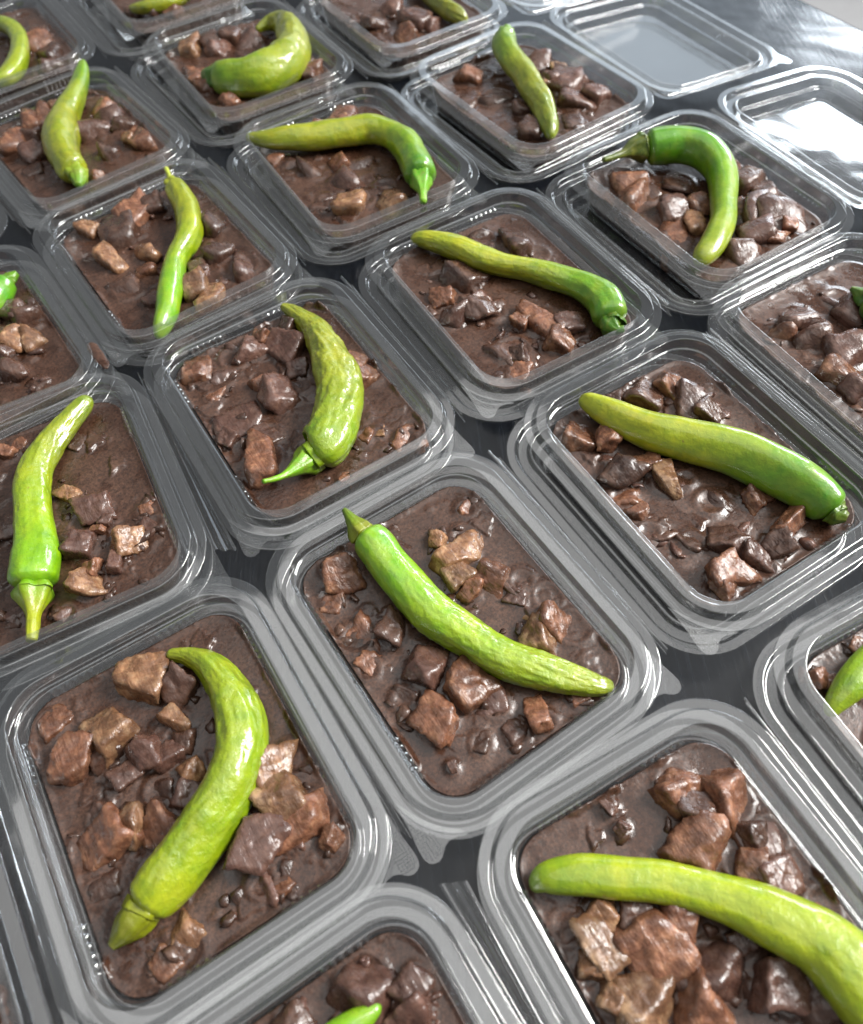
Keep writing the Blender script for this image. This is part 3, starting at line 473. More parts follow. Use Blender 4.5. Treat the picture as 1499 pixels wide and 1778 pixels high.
def outline(fine=0.085):
    """points and outward normals round the opening, with a rib weight per point"""
    P, Nn, R = [], [], []
    sides = [((HA, -HB + RC), (HA, HB - RC), (1, 0)), ((HA - RC, HB), (-HA + RC, HB), (0, 1)),
             ((-HA, HB - RC), (-HA, -HB + RC), (-1, 0)), ((-HA + RC, -HB), (HA - RC, -HB), (0, -1))]
    cent = [(HA - RC, HB - RC), (-HA + RC, HB - RC), (-HA + RC, -HB + RC), (HA - RC, -HB + RC)]
    for k, (a, b, n) in enumerate(sides):
        a, b = np.array(a), np.array(b)
        ln = np.linalg.norm(b - a)
        m = int(ln / fine)
        for i in range(m):
            t = i / m
            P.append(a + (b - a) * t)
            Nn.append(n)
            c = (t - 0.5) * ln
            ac = abs(c)
            lo, hi = ln * 0.5 - 1.95, ln * 0.5 - 0.05
            w = 0.0
            if lo < ac < hi:
                w = 0.5 + 0.5 * math.cos(2 * math.pi * (ac - lo) / 0.34 + math.pi)
            R.append(w)
        a0 = math.atan2(n[1], n[0])
        for i in range(16):
            a1 = a0 + math.pi / 2 * i / 16
            Nn.append((math.cos(a1), math.sin(a1)))
            P.append(np.array(cent[k]) + RC * np.array(Nn[-1]))
            R.append(0.0)
    return np.array(P), np.array(Nn, float), np.array(R)

OP, ON, ORB = outline()

def shell(name, profile, ribs=None):
    """profile: list of (outward offset, height, rib depth)"""
    n = len(OP)
    V, F = [], []
    for o, z, rb in profile:
        off = o - rb * ORB
        V.append(np.c_[OP + ON * off[:, None], np.full(n, z)])
    for r in range(len(profile) - 1):
        for i in range(n):
            j = (i + 1) % n
            F.append((r * n + i, r * n + j, (r + 1) * n + j, (r + 1) * n + i))
    V = np.concatenate(V)
    last = (len(profile) - 1) * n
    V = np.vstack([V, [[0, 0, profile[-1][1] + 0.02]]])
    c = len(V) - 1
    for i in range(n):
        F.append((last + i, last + (i + 1) % n, c))
    return mesh_from(name, V, F, PLASTIC)

def crisp(corners, r=0.05):
    """turn a polyline of (offset, height, rib) corners into a profile with small
    rounded bends and support rows, so that flats stay flat"""
    out = [corners[0]]
    for k in range(1, len(corners) - 1):
        a, b, c = (np.array(q, float) for q in (corners[k - 1], corners[k], corners[k + 1]))
        la, lc = np.linalg.norm((a - b)[:2]), np.linalg.norm((c - b)[:2])
        ra, rc = min(r, la * 0.33), min(r, lc * 0.33)
        pa, pc = b + (a - b) / la * ra, b + (c - b) / lc * rc
        if la > 0.12:
            out.append(tuple(b + (a - b) / la * (ra + min(0.03, la * 0.1))))
        for t in (0.0, 0.33, 0.67, 1.0):
            out.append(tuple((1 - t) ** 2 * pa + 2 * t * (1 - t) * b + t * t * pc))
        if lc > 0.12:
            out.append(tuple(b + (c - b) / lc * (rc + min(0.03, lc * 0.1))))
    out.append(corners[-1])
    return out

# the tray: turned-down lip, outer flange, raised ring, inner edge, stepped ribbed wall, base
TRAY = shell('tray', crisp([
    (1.16, -0.55, 0), (1.16, -0.44, 0), (0.70, -0.42, 0), (0.58, 0.0, 0), (0.0, 0.0, 0), (-0.05, -0.56, 0), (-0.16, -0.60, 0),
    (-0.19, -0.70, 0.01), (-0.22, -0.78, 0.15), (-0.30, -1.20, 0.15), (-0.45, -2.20, 0.12), (-0.50, -2.48, 0.03), (-0.60, -2.85, 0),
    (-0.95, -3.0, 0), (-1.20, -2.99, 0), (-1.30, -2.92, 0), (-1.45, -2.92, 0)]))
# the lid lies open, hollow side up: flange, channel, ridge, wall, ledge, panel
LID = shell('lid', crisp([
    (1.16, -0.08, 0), (1.16, 0.06, 0), (0.70, 0.06, 0), (0.58, -0.24, 0), (0.10, -0.24, 0), (0.0, 0.0, 0), (-0.14, 0.0, 0), (-0.28, -0.66, 0),
    (-0.60, -0.70, 0), (-0.72, -1.34, 0), (-1.20, -1.36, 0), (-1.30, -1.27, 0), (-1.50, -1.27, 0)]))
LIDZ = 1.46                            # height of the open lid's rim

def tab_mesh(name, mx, z):
    """thumb tab at a corner, knurled with small pyramids; mx mirrors it"""
    pts = [(-6.13, -4.9), (-6.15, -5.6), (-6.2, -6.3), (-6.27, -6.85), (-6.27, -7.15), (-6.2, -7.34), (-6.06, -7.46), (-5.88, -7.5),
           (-5.7, -7.45), (-5.54, -7.32), (-5.4, -7.2), (-5.2, -7.13), (-4.95, -7.15), (-4.5, -7.34),
           (-4.6, -7.05), (-5.1, -6.6), (-5.6, -5.95), (-5.95, -5.2)]
    V = [(x * mx, y, z) for x, y in pts]
    F = [tuple(range(len(pts)))]
    g = 0.125
    for i in range(-10, 14):
        for j in range(-12, 12):
            x, y = -5.9 + i * g, -6.8 + j * g
            inside = (math.hypot(x + 3.25, y + 4.68) > 3.0 and -6.18 < x < -5.4 and y > -7.4 and x + y > -13.4)
            if not inside:
                continue
            h = g * 0.46
            b = len(V)
            V += [((x - h) * mx, y, z + 0.005), (x * mx, y - h, z + 0.005), ((x + h) * mx, y, z + 0.005), (x * mx, y + h, z + 0.005), (x * mx, y, z + 0.075)]
            F += [(b + k, b + (k + 1) % 4, b + 4) for k in range(4)]
    me = mesh_from(name, V, F, PLASTIC, False)
    return me

TAB_TRAY = tab_mesh('corner_tab', 1, -0.60)
TAB_LID = tab_mesh('corner_tab_of_lid', -1, -0.12)

def hinge_mesh(lx, ly, lr, lift=0.0):
    """fluted strip from the tray's flange down to the open lid's flange"""
    ny, V, F = 40, [], []
    x0 = HA + OUT
    ca, sa = math.cos(lr), math.sin(lr)
    prof = [(0.0, 0.0), (0.10, 0.06), (0.18, 0.09), (0.27, 0.06), (0.36, -0.02), (0.46, -0.04), (0.55, 0.02), (0.66, 0.05), (0.76, 0.03), (0.88, -0.05), (1.0, 0.0)]
    for i in range(ny + 1):
        y = -6.15 + 12.3 * i / ny
        a = np.array([x0, y, RIM - 0.50])
        bx, by = -(HA + OUT), y
        b = np.array([lx + ca * bx - sa * by, ly + sa * bx + ca * by, LIDZ + lift - 0.02])
        for t, h in prof:
            s = t * t * (3 - 2 * t)
            p = a + (b - a) * t
            p[2] = a[2] + (b[2] - a[2]) * (0.35 * t + 0.65 * s) + h * 2.0
            V.append(p)
    m = len(prof)
    for i in range(ny):
        for j in range(m - 1):
            F.append((i * m + j, (i + 1) * m + j, (i + 1) * m + j + 1, i * m + j + 1))
    return mesh_from('hinge', V, F, PLASTIC)

def container(pos, lid, label):
    x, y, rot = pos
    root = bpy.data.objects.new('plastic_container', None)
    COL.objects.link(root)
    root.empty_display_size = 0.02
    root.location = (x * CM, y * CM, 0)
    root.rotation_euler = (0, 0, math.radians(rot))
    tag(root, label, 'food container', 'open clear plastic containers of stew')
    t = obj('tray', TRAY, root, (0, 0, RIM))
    obj('corner_tab', TAB_TRAY, t)
    lx, ly, lr = lid[:3]
    tilt = lid[3] if len(lid) > 3 else 0.0
    up_mid = 6.15 * math.sin(tilt)
    l = obj('lid', LID, root, (lx, ly, LIDZ + up_mid * 0.93), lr)
    l.rotation_euler = (0, tilt, lr)
    obj('corner_tab', TAB_LID, l)
    obj('hinge', hinge_mesh(lx, ly, lr, 2 * up_mid * 0.95), root)
    return root

# ------------------------------------------------------------------ stew
def rounded(hx, hy, r, nx, ny):
    """a grid bent to a rounded rectangle; returns x, y (ny+1, nx+1)"""
    gx, gy = np.meshgrid(np.linspace(-1, 1, nx + 1), np.linspace(-1, 1, ny + 1))
    x, y = gx * hx, gy * hy
    t = np.maximum(np.abs(gx), np.abs(gy))
    with np.errstate(divide='ignore', invalid='ignore'):
        bx, by = np.where(t > 0, x / t, 0), np.where(t > 0, y / t, 0)
    ax, ay = np.abs(bx), np.abs(by)
    sc = np.ones_like(x)
    lo, hi = np.zeros_like(x), np.ones_like(x)
    for _ in range(30):
        mid = (lo + hi) / 2
        qx, qy = np.maximum(ax * mid - (hx - r), 0), np.maximum(ay * mid - (hy - r), 0)
        ins = (np.hypot(qx, qy) <= r) & (ax * mid <= hx + 1e-9) & (ay * mid <= hy + 1e-9)
        lo, hi = np.where(ins, mid, lo), np.where(ins, hi, mid)
    sc = 1 + (lo - 1) * t ** 3
    return x * sc, y * sc, t

def wall_inset(z):
    """tray wall offset at height z below the rim"""
    pr = [(0, 0), (-0.48, -0.04), (-0.63, -0.16), (-1.2, -0.30), (-1.7, -0.38), (-2.2, -0.45), (-2.75, -0.58), (-2.95, -0.85)]
    return np.interp(-z, [-p[0] for p in pr], [p[1] for p in pr])

def stew(name_key, pos, chunks, seed, near, label):
    nx, ny = (150, 190) if near else (84, 108)
    ins = wall_inset(SAUCE - RIM) - 0.03
    hx, hy, r = HA + ins, HB + ins, RC + ins
    X, Y, T = rounded(hx, hy, r, nx, ny)
    Z = 0.10 * fbm(X * 0.45, Y * 0.45, 0, seed, 3) + 0.05 * fbm(X * 1.3, Y * 1.3, 3, seed + 5, 4)
    lump = fbm(X * 0.8 + 9, Y * 0.8, 7, seed + 9, 4)
    Z += -0.10 + 0.26 * np.clip(lump - 0.06, 0, 1) + 0.05 * np.clip(np.abs(fbm(X * 2.4, Y * 2.4, 1, seed + 3, 3)) - 0.12, 0, 1)
    for cx, cy, cr, kd in chunks:
        d = np.hypot(X - cx, Y - cy)
        Z = np.maximum(Z, 0.10 * np.exp(-((d - cr * 0.75) / 0.22) ** 2) - 0.04)
    rng = np.random.default_rng(seed)
    for _ in range(26):                 # pieces lying just under the surface
        sx, sy, sr, ph = rng.uniform(-4, 4), rng.uniform(-5.3, 5.3), rng.uniform(0.2, 0.65), rng.uniform(0, 6.28)
        dx, dy = X - sx, Y - sy
        th = np.arctan2(dy, dx)
        d = np.hypot(dx, dy) * (1 + 0.22 * np.cos(3 * th + ph) + 0.14 * np.cos(5 * th + 2 * ph) + 0.25 * fbm(X * 2, Y * 2, 5, seed, 2))
        t = np.clip((sr - d) / 0.16, 0, 1)
        Z = np.maximum(Z, rng.uniform(0.04, 0.17) * t * t * (3 - 2 * t) + (0.10 * dx * math.cos(ph) + 0.10 * dy * math.sin(ph)) * t - 0.09 + 0.03 * t)
    edge = np.clip((T - 0.955) / 0.045, 0, 1)
    Z = Z * (1 - edge) + edge * (0.03 + 0.9 * np.clip(fbm(X * 0.9, Y * 0.9, 2, seed + 21, 4) - 0.05, 0, 1) ** 1.4)
    V = np.c_[X.ravel(), Y.ravel(), (SAUCE + Z).ravel()]
    w = nx + 1
    F = []
    for j in range(ny):
        b = j * w
        F += [(b + i, b + i + 1, b + w + i + 1, b + w + i) for i in range(nx)]
    ring = [i for i in range(nx)] + [j * w + nx for j in range(ny)] + [ny * w + nx - i for i in range(nx)] + [(ny - j) * w for j in range(ny)]
    base = len(V)
    zs = [SAUCE - RIM - 0.05, -1.7, -2.2, -2.7, -2.86]
    extra = []
    for z in zs:
        k = wall_inset(z) - 0.10 - ins
        p = V[ring, :2]
        f = np.array([1 + k / hx, 1 + k / hy])
        extra.append(np.c_[p * f, np.full(len(ring), RIM + z)])
    V = np.vstack([V] + extra + [[[0, 0, RIM - 2.87]]])
    n = len(ring)
    prev = ring
    for q in range(len(zs)):
        cur = [base + q * n + i for i in range(n)]
        F += [(prev[(i + 1) % n], prev[i], cur[i], cur[(i + 1) % n]) for i in range(n)]
        prev = cur
    c = len(V) - 1
    F += [(prev[(i + 1) % n], prev[i], c) for i in range(n)]
    o = obj('stew', mesh_from('stew', V, F, STEW), None, (pos[0], pos[1], 0), math.radians(pos[2]))
    return tag(o, label, 'stew', 'portions of brown stew')

# ------------------------------------------------------------------ meat
def ico(sub):
    bm = bmesh.new()
    bmesh.ops.create_icosphere(bm, subdivisions=sub, radius=1.0)
    v = np.array([p.co[:] for p in bm.verts])
    f = [tuple(q.index for q in t.verts) for t in bm.faces]
    bm.free()
    return v, f

ICO = {2: ico(2), 3: ico(3), 4: ico(4), 5: ico(5)}

def meat_mesh(r, kd, rng, seed, sub):
    D, F = ICO[sub]
    flat, lng, low = 'f' in kd[1:], 'e' in kd[1:], 'w' in kd[1:]
    ex, ey, ez = r * rng.uniform(0.85, 1.02), r * rng.uniform(0.70, 0.95), r * rng.uniform(0.55, 0.80)
    if flat:
        ez = r * rng.uniform(0.16, 0.26)
    if lng:
        ex, ey, ez = r * 1.15, r * rng.uniform(0.48, 0.62), r * 0.5
    P = []
    for ax, e in ((0, ex), (1, ey), (2, ez)):
        for s in (-1, 1):
            n = np.zeros(3)
            n[ax] = s
            n += rng.normal(0, 0.16, 3) * (0.4 if flat else 1)
            P.append((n / np.linalg.norm(n), e * rng.uniform(0.88, 1.1)))
    for _ in range(rng.integers(2, 5)):
        n = rng.normal(0, 1, 3)
        if flat:
            n[2] *= 0.3
        n /= np.linalg.norm(n)
        sup = math.sqrt((n[0] * ex) ** 2 + (n[1] * ey) ** 2 + (n[2] * ez) ** 2)
        P.append((n, sup * rng.uniform(0.86, 1.15)))
    p = rng.uniform(18, 44) if kd[0] != 'd' else rng.uniform(10, 22)
    acc = np.zeros(len(D))
    for n, d in P:
        acc += np.maximum(D @ n / d, 0) ** p
    V = D * (acc ** (-1 / p))[:, None]
    q = V / r
    big = fbm(q[:, 0] * 1.3 + seed, q[:, 1] * 1.3, q[:, 2] * 1.3, seed, 2)
    mid = fbm(q[:, 0] * 3.4, q[:, 1] * 3.4 + seed, q[:, 2] * 1.6, seed + 3, 4)
    rid = np.abs(fbm(q[:, 0] * 6.5, q[:, 1] * 6.5, q[:, 2] * 2.0 + seed, seed + 7, 3))
    amp = 0.55 if flat else 1.0
    fib = fbm(q[:, 0] * 11, q[:, 1] * 11, q[:, 2] * 3.0 + seed, seed + 13, 3)
    disp = 1 + amp * (0.20 * big + 0.13 * mid - 0.14 * rid + 0.05 * fib)
    V = V * disp[:, None]
    if flat:
        bend = rng.uniform(0.05, 0.35) * rng.choice([-1, 1])
        V[:, 2] += bend * (V[:, 0] ** 2) / r + 0.10 * r * fbm(q[:, 0] * 1.5, q[:, 1] * 1.5, seed, seed, 2)
    return V, F, ez, flat, low

def meat_piece(pos, c, seed, sub, label, group):
    rng = np.random.default_rng(seed)
    cx, cy, r, kd = c
    V, F, ez, flat, low = meat_mesh(r, kd, rng, seed % 997, sub)
    yaw = rng.uniform(0, 2 * math.pi)
    tilt = rng.normal(0, 0.32, 2) if not low else rng.normal(0, 0.18, 2)
    if flat:
        tilt = rng.normal(0, 0.45, 2)
    R = Matrix.Rotation(yaw, 3, 'Z') @ Matrix.Rotation(tilt[0], 3, 'X') @ Matrix.Rotation(tilt[1], 3, 'Y')
    V = V @ np.array(R).T
    ext = 0.5 * (np.ptp(V[:, 0]) + np.ptp(V[:, 1])) / 2
    V = V * (1.20 * r / ext)
    h = V[:, 2].max()
    rise = (0.20 if low else 0.30 if flat else rng.uniform(0.75, 1.25)) * (h if not flat else r * 0.6)
    if not low and not flat:
        rise = min(rise, 0.85)
    z = SAUCE + 0.12 + rise - h
    zmin = V[:, 2].min() + z
    if zmin < 0.35:
        V[:, 2] = np.where(V[:, 2] < 0.35 - z, 0.35 - z + (V[:, 2] - 0.35 + z) * 0.05, V[:, 2])
    # keep the piece inside the tray wall
    lx, ly = HA - 0.42, HB - 0.42
    ox = max(0, (V[:, 0].max() + cx) - lx) - max(0, -lx - (V[:, 0].min() + cx))
    oy = max(0, (V[:, 1].max() + cy) - ly) - max(0, -ly - (V[:, 1].min() + cy))
    cx, cy = cx - ox, cy - oy
    a = math.radians(pos[2])
    wx, wy = pos[0] + math.cos(a) * cx - math.sin(a) * cy, pos[1] + math.sin(a) * cx + math.cos(a) * cy
    o = obj('meat_chunk', mesh_from('meat_chunk', V, F, MEAT[kd[0]]), None, (wx, wy, z), a)
    return tag(o, label, 'meat chunk', group)

def meat_bits(parent, chunks, seed, n):
    """shreds and specks of meat too small to tell apart, half sunk in the sauce"""
    rng = np.random.default_rng(seed)
    D, F0 = ICO[2]
    V, F = [], []
    for q in range(n):
        if rng.random() < 0.8 and chunks:
            c = chunks[rng.integers(len(chunks))]
            a, d = rng.uniform(0, 2 * math.pi), c[2] * rng.uniform(0.6, 1.3)
            x, y = c[0] + math.cos(a) * d, c[1] + math.sin(a) * d
        else:
            x, y = rng.uniform(-4.2, 4.2), rng.uniform(-5.6, 5.6)
        x, y = min(max(x, -4.3), 4.3), min(max(y, -5.7), 5.7)
        r = 0.13 + 0.24 * rng.random() ** 1.5
        ex = np.array([rng.uniform(0.8, 1.6), rng.uniform(0.5, 1.2), rng.uniform(0.18, 0.4)])
        acc = 0
        for ax in range(3):
            for sg in (-1, 1):
                nn = rng.normal(0, 0.35, 3)
                nn[ax] += sg
                nn /= np.linalg.norm(nn)
                acc = acc + np.maximum(D @ nn / (ex[ax] * rng.uniform(0.7, 1.1)), 0) ** 16
        v = D * np.minimum(acc ** (-1 / 16), 1.7)[:, None] * r
        v *= (1 + 0.45 * fbm(v[:, 0] / r * 2 + q, v[:, 1] / r * 2, v[:, 2] / r * 2, seed, 2))[:, None]
        M = np.array(Matrix.Rotation(rng.uniform(0, 6.28), 3, 'Z') @ Matrix.Rotation(rng.normal(0, 0.4), 3, 'X'))
        b0 = sum(len(k) for k in V)
        V.append(v @ M.T + [x, y, SAUCE - 0.05 + rng.uniform(-0.02, 0.06)])
        F += [(a + b0, b_ + b0, c_ + b0) for a, b_, c_ in F0]
    o = obj('meat_bits', mesh_from('meat_bits', np.vstack(V), F, MEAT['d' if seed % 3 else 'p']), parent)
    o['kind'] = 'stuff'

# ------------------------------------------------------------------ chillies
def spline(P, n):
    P = np.asarray(P, float)
    P = np.vstack([2 * P[0] - P[1], P, 2 * P[-1] - P[-2]])
    seg = np.linalg.norm(np.diff(P[1:-1, :3], axis=0), axis=1)
    cum = np.r_[0, np.cumsum(seg)]
    out = []
    for s in np.linspace(0, cum[-1], n):
        k = min(max(np.searchsorted(cum, s) - 1, 0), len(seg) - 1)
        t = (s - cum[k]) / seg[k]
        a, b, c, d = P[k], P[k + 1], P[k + 2], P[k + 3]
        out.append(0.5 * (2 * b + (c - a) * t + (2 * a - 5 * b + 4 * c - d) * t * t + (3 * b - a - 3 * c + d) * t ** 3))
    return np.array(out), np.linspace(0, 1, n)

def frames(C):
    T = np.gradient(C, axis=0)
    T /= np.linalg.norm(T, axis=1)[:, None]
    A = np.cross(T, [0, 0, 1.0])
    A /= np.linalg.norm(A, axis=1)[:, None]
    return T, A, np.cross(A, T)

def lerp_cols(stops, t):
    ts = np.linspace(0, 1, len(stops))
    c = np.array([srgb(*s) for s in stops])
    return np.stack([np.interp(t, ts, c[:, k]) for k in range(3)], 1)

def set_attrs(me, cols, wr=None):
    a = me.attributes.new('skin', 'FLOAT_COLOR', 'POINT')
    a.data.foreach_set('color', np.c_[cols, np.ones(len(cols))].astype(np.float32).ravel())
    if wr is not None:
        b = me.attributes.new('wrinkle', 'FLOAT', 'POINT')
        b.data.foreach_set('value', np.asarray(wr, np.float32))

def tube(C, Rr, ns, closed_a, closed_b):
    T, A, B = frames(C)
    th = np.linspace(0, 2 * math.pi, ns, endpoint=False)
    V = C[:, None, :] + Rr[:, :, None] * (np.cos(th)[None, :, None] * A[:, None, :] + np.sin(th)[None, :, None] * B[:, None, :])
    n = len(C)
    F = []
    for i in range(n - 1):
        for k in range(ns):
            l = (k + 1) % ns
            F.append((i * ns + k, i * ns + l, (i + 1) * ns + l, (i + 1) * ns + k))
    V = V.reshape(-1, 3)
    F.append(tuple(range(ns - 1, -1, -1)))
    F.append(tuple((n - 1) * ns + k for k in range(ns)))
    return V, F

def chilli(pos, e, look, seed, label, near, drops=0):
    wr0, wr1, cols, stemcol = look
    body = np.array(e['body'])
    n, ns = (240, 84) if near else (130, 48)
    Q, t = spline(body, n)
    C, R = Q[:, :3], np.maximum(Q[:, 3] * 0.95, 0.04)
    # shoulder at the stem, rounded tip
    sl = np.r_[0, np.cumsum(np.linalg.norm(np.diff(C, axis=0), axis=1))]
    d0, d1 = sl, sl[-1] - sl
    ra, rb = body[1][3] * 0.42, max(body[-1][3], 0.15)
    sh = np.sqrt(np.clip(1 - (1 - np.clip(d0 / ra, 0, 1)) ** 2, 0.10, 1))
    tp = np.sqrt(np.clip(1 - (1 - np.clip(d1 / rb, 0, 1)) ** 2, 0.012, 1))
    R = R * sh * tp * (1 + 0.08 * vnoise(sl * 0.55, seed * 1.7, 0.3, seed) * np.clip(d0, 0, 1))
    wob = np.clip(np.minimum(d0, d1) / 2, 0, 1)
    C = C + np.c_[0.06 * vnoise(sl * 0.6, 2.1, seed, seed) * wob, 0.06 * vnoise(sl * 0.6, 7.3, seed, seed + 2) * wob, 0 * sl]
    # keep the underside out of the stew's floor
    th = np.linspace(0, 2 * math.pi, ns, endpoint=False)
    TH, TT = np.meshgrid(th, t)
    wr = wr0 + (wr1 - wr0) * TT
    cx, cy = np.cos(TH), np.sin(TH)
    lobes = 0.045 * np.cos(3 * TH + seed + 1.2 * TT) + 0.03 * np.cos(2 * TH + seed * 2.1)
    lg = sl[-1]
    dents = 0.14 * fbm(cx * 0.9 + seed, cy * 0.9, TT * lg * 0.55, seed, 2)
    ridge = np.abs(fbm(cx * 1.7 + seed + 0.5 * np.sin(TT * lg * 0.8), cy * 1.7, TT * lg * 0.42, seed + 4, 3))
    fine = fbm(cx * 7, cy * 7 + seed, TT * lg * 2.2, seed + 8, 3)
    puck = np.abs(fbm(cx * 4.5 + 7, cy * 4.5 + seed, TT * lg * 3.2, seed + 15, 3))
    rad = R[:, None] * (1 + lobes + dents * (0.5 + wr) - 0.26 * wr * ridge + 0.08 * wr * fine - 0.07 * (0.02 + wr) * puck)
    V, F = tube(C, rad, ns, True, True)
    V[:, 2] = np.maximum(V[:, 2], -RIM + 1.1)
    me = mesh_from('flesh', V, F, CHILLI)
    tv = np.repeat(t, ns)
    cj = tv + 0.06 * fbm(V[:, 0] * 0.9, V[:, 1] * 0.9, V[:, 2] * 0.9, seed, 3)
    streak = fbm(np.repeat(0, 1) + cx.ravel() * 3.5, cy.ravel() * 3.5 + seed, tv * lg * 0.25, seed + 31, 3)
    mott = fbm(V[:, 0] * 2.2, V[:, 1] * 2.2, V[:, 2] * 2.2, seed + 11, 3)
    skin = 0.78 * lerp_cols(cols, np.clip(cj, 0, 1)) * (1 + 0.30 * streak + 0.30 * mott)[:, None]
    skin = skin * (1 + np.array([0.22, 0.0, 0.0]) * mott[:, None])
    set_attrs(me, np.clip(skin, 0, 1), 0.25 + np.repeat(wr.mean(1), ns))
    root = bpy.data.objects.new('green_chilli', None)
    COL.objects.link(root)
    root.empty_display_size = 0.02
    root.location = (pos[0] * CM, pos[1] * CM, RIM * CM)
    root.rotation_euler = (0, 0, math.radians(pos[2]))
    tag(root, label, 'chilli pepper', 'whole green chillies on the stew')
    obj('flesh', me, root)
    if drops:
        rng = np.random.default_rng(seed)
        D, F0 = ICO[2]
        DV, DF = [], []
        nrm = np.empty(len(me.vertices) * 3)
        me.vertices.foreach_get('normal', nrm)
        nrm = nrm.reshape(-1, 3)
        top = np.where(nrm[:, 2] > 0.35)[0]
        for q in range(drops):
            k = top[rng.integers(len(top))]
            rr_ = 0.025 + 0.05 * rng.random() ** 2
            b0 = len(DV) * len(D)
            DV.append(D * rr_ * [1, 1, 0.8] + V[k] + nrm[k] * rr_ * 0.25)
            DF += [(a + b0, b_ + b0, c_ + b0) for a, b_, c_ in F0]
        dr = obj('oil_droplets', mesh_from('oil_droplets', np.vstack(DV), DF, DROP), root)
        dr['kind'] = 'stuff'
    # calyx hugging the shoulder, then the stem
    st = np.array(e['stem'])
    r0 = R[int(np.argmin(np.abs(sl - ra * 0.55)))]
    first = C[0]
    dirn = st[-1][:3] - first
    cap = np.vstack([np.r_[C[int(np.argmin(np.abs(sl - ra * 0.22)))], r0 * 0.80], np.r_[0.5 * (first + st[0][:3]), max(st[0][3] * 0.86, 0.06)], st * np.array([1, 1, 1, 0.82])])
    P, tt = spline(cap, 46)
    rr = np.maximum(P[:, 3], 0.05)
    thn = np.linspace(0, 2 * math.pi, 28, endpoint=False)
    THn, TTn = np.meshgrid(thn, tt)
    scal = 1 + 0.13 * np.cos(5 * THn + seed) * np.clip(1 - TTn * 1.2, 0, 1) + 0.04 * np.cos(11 * THn + seed) + 0.22 * fbm(np.cos(THn) * 2.5, np.sin(THn) * 2.5, TTn * 3 + seed, seed, 3)
    Vs, Fs = tube(P[:, :3], rr[:, None] * scal, 28, True, True)
    ms = mesh_from('stem', Vs, Fs, STEM)
    tv = np.repeat(tt, 28)
    set_attrs(ms, lerp_cols(stemcol, np.clip(tv + 0.10 * fbm(Vs[:, 0] * 2, Vs[:, 1] * 2, Vs[:, 2] * 2, seed, 2), 0, 1)))
    obj('stem', ms, root)
    return root

# ------------------------------------------------------------------ spills on the plastic
def spill(name, pts, r, z, mat, seed, label, cat):
    """a thin smear along a few points, in centimetres on the table"""
    P, tt = spline(np.c_[np.array(pts, float), np.full(len(pts), z), np.full(len(pts), r)], 30)
    V, F = tube(P[:, :3] * [1, 1, 0] + [0, 0, 0.0], (r * np.sqrt(np.clip(1 - (2 * tt - 1) ** 4, 0.01, 1)))[:, None] * (1 + 0.5 * fbm(tt[:, None] * 5, np.linspace(0, 3, 16)[None, :], seed, seed, 3)), 16, True, True)
    V[:, 2] = V[:, 2] * 0.12 / max(r, 0.1)
    c = V.mean(0)
    o = obj(name, mesh_from(name, V - [c[0], c[1], 0], F, mat), None, (c[0], c[1], z))
    tag(o, label, cat)

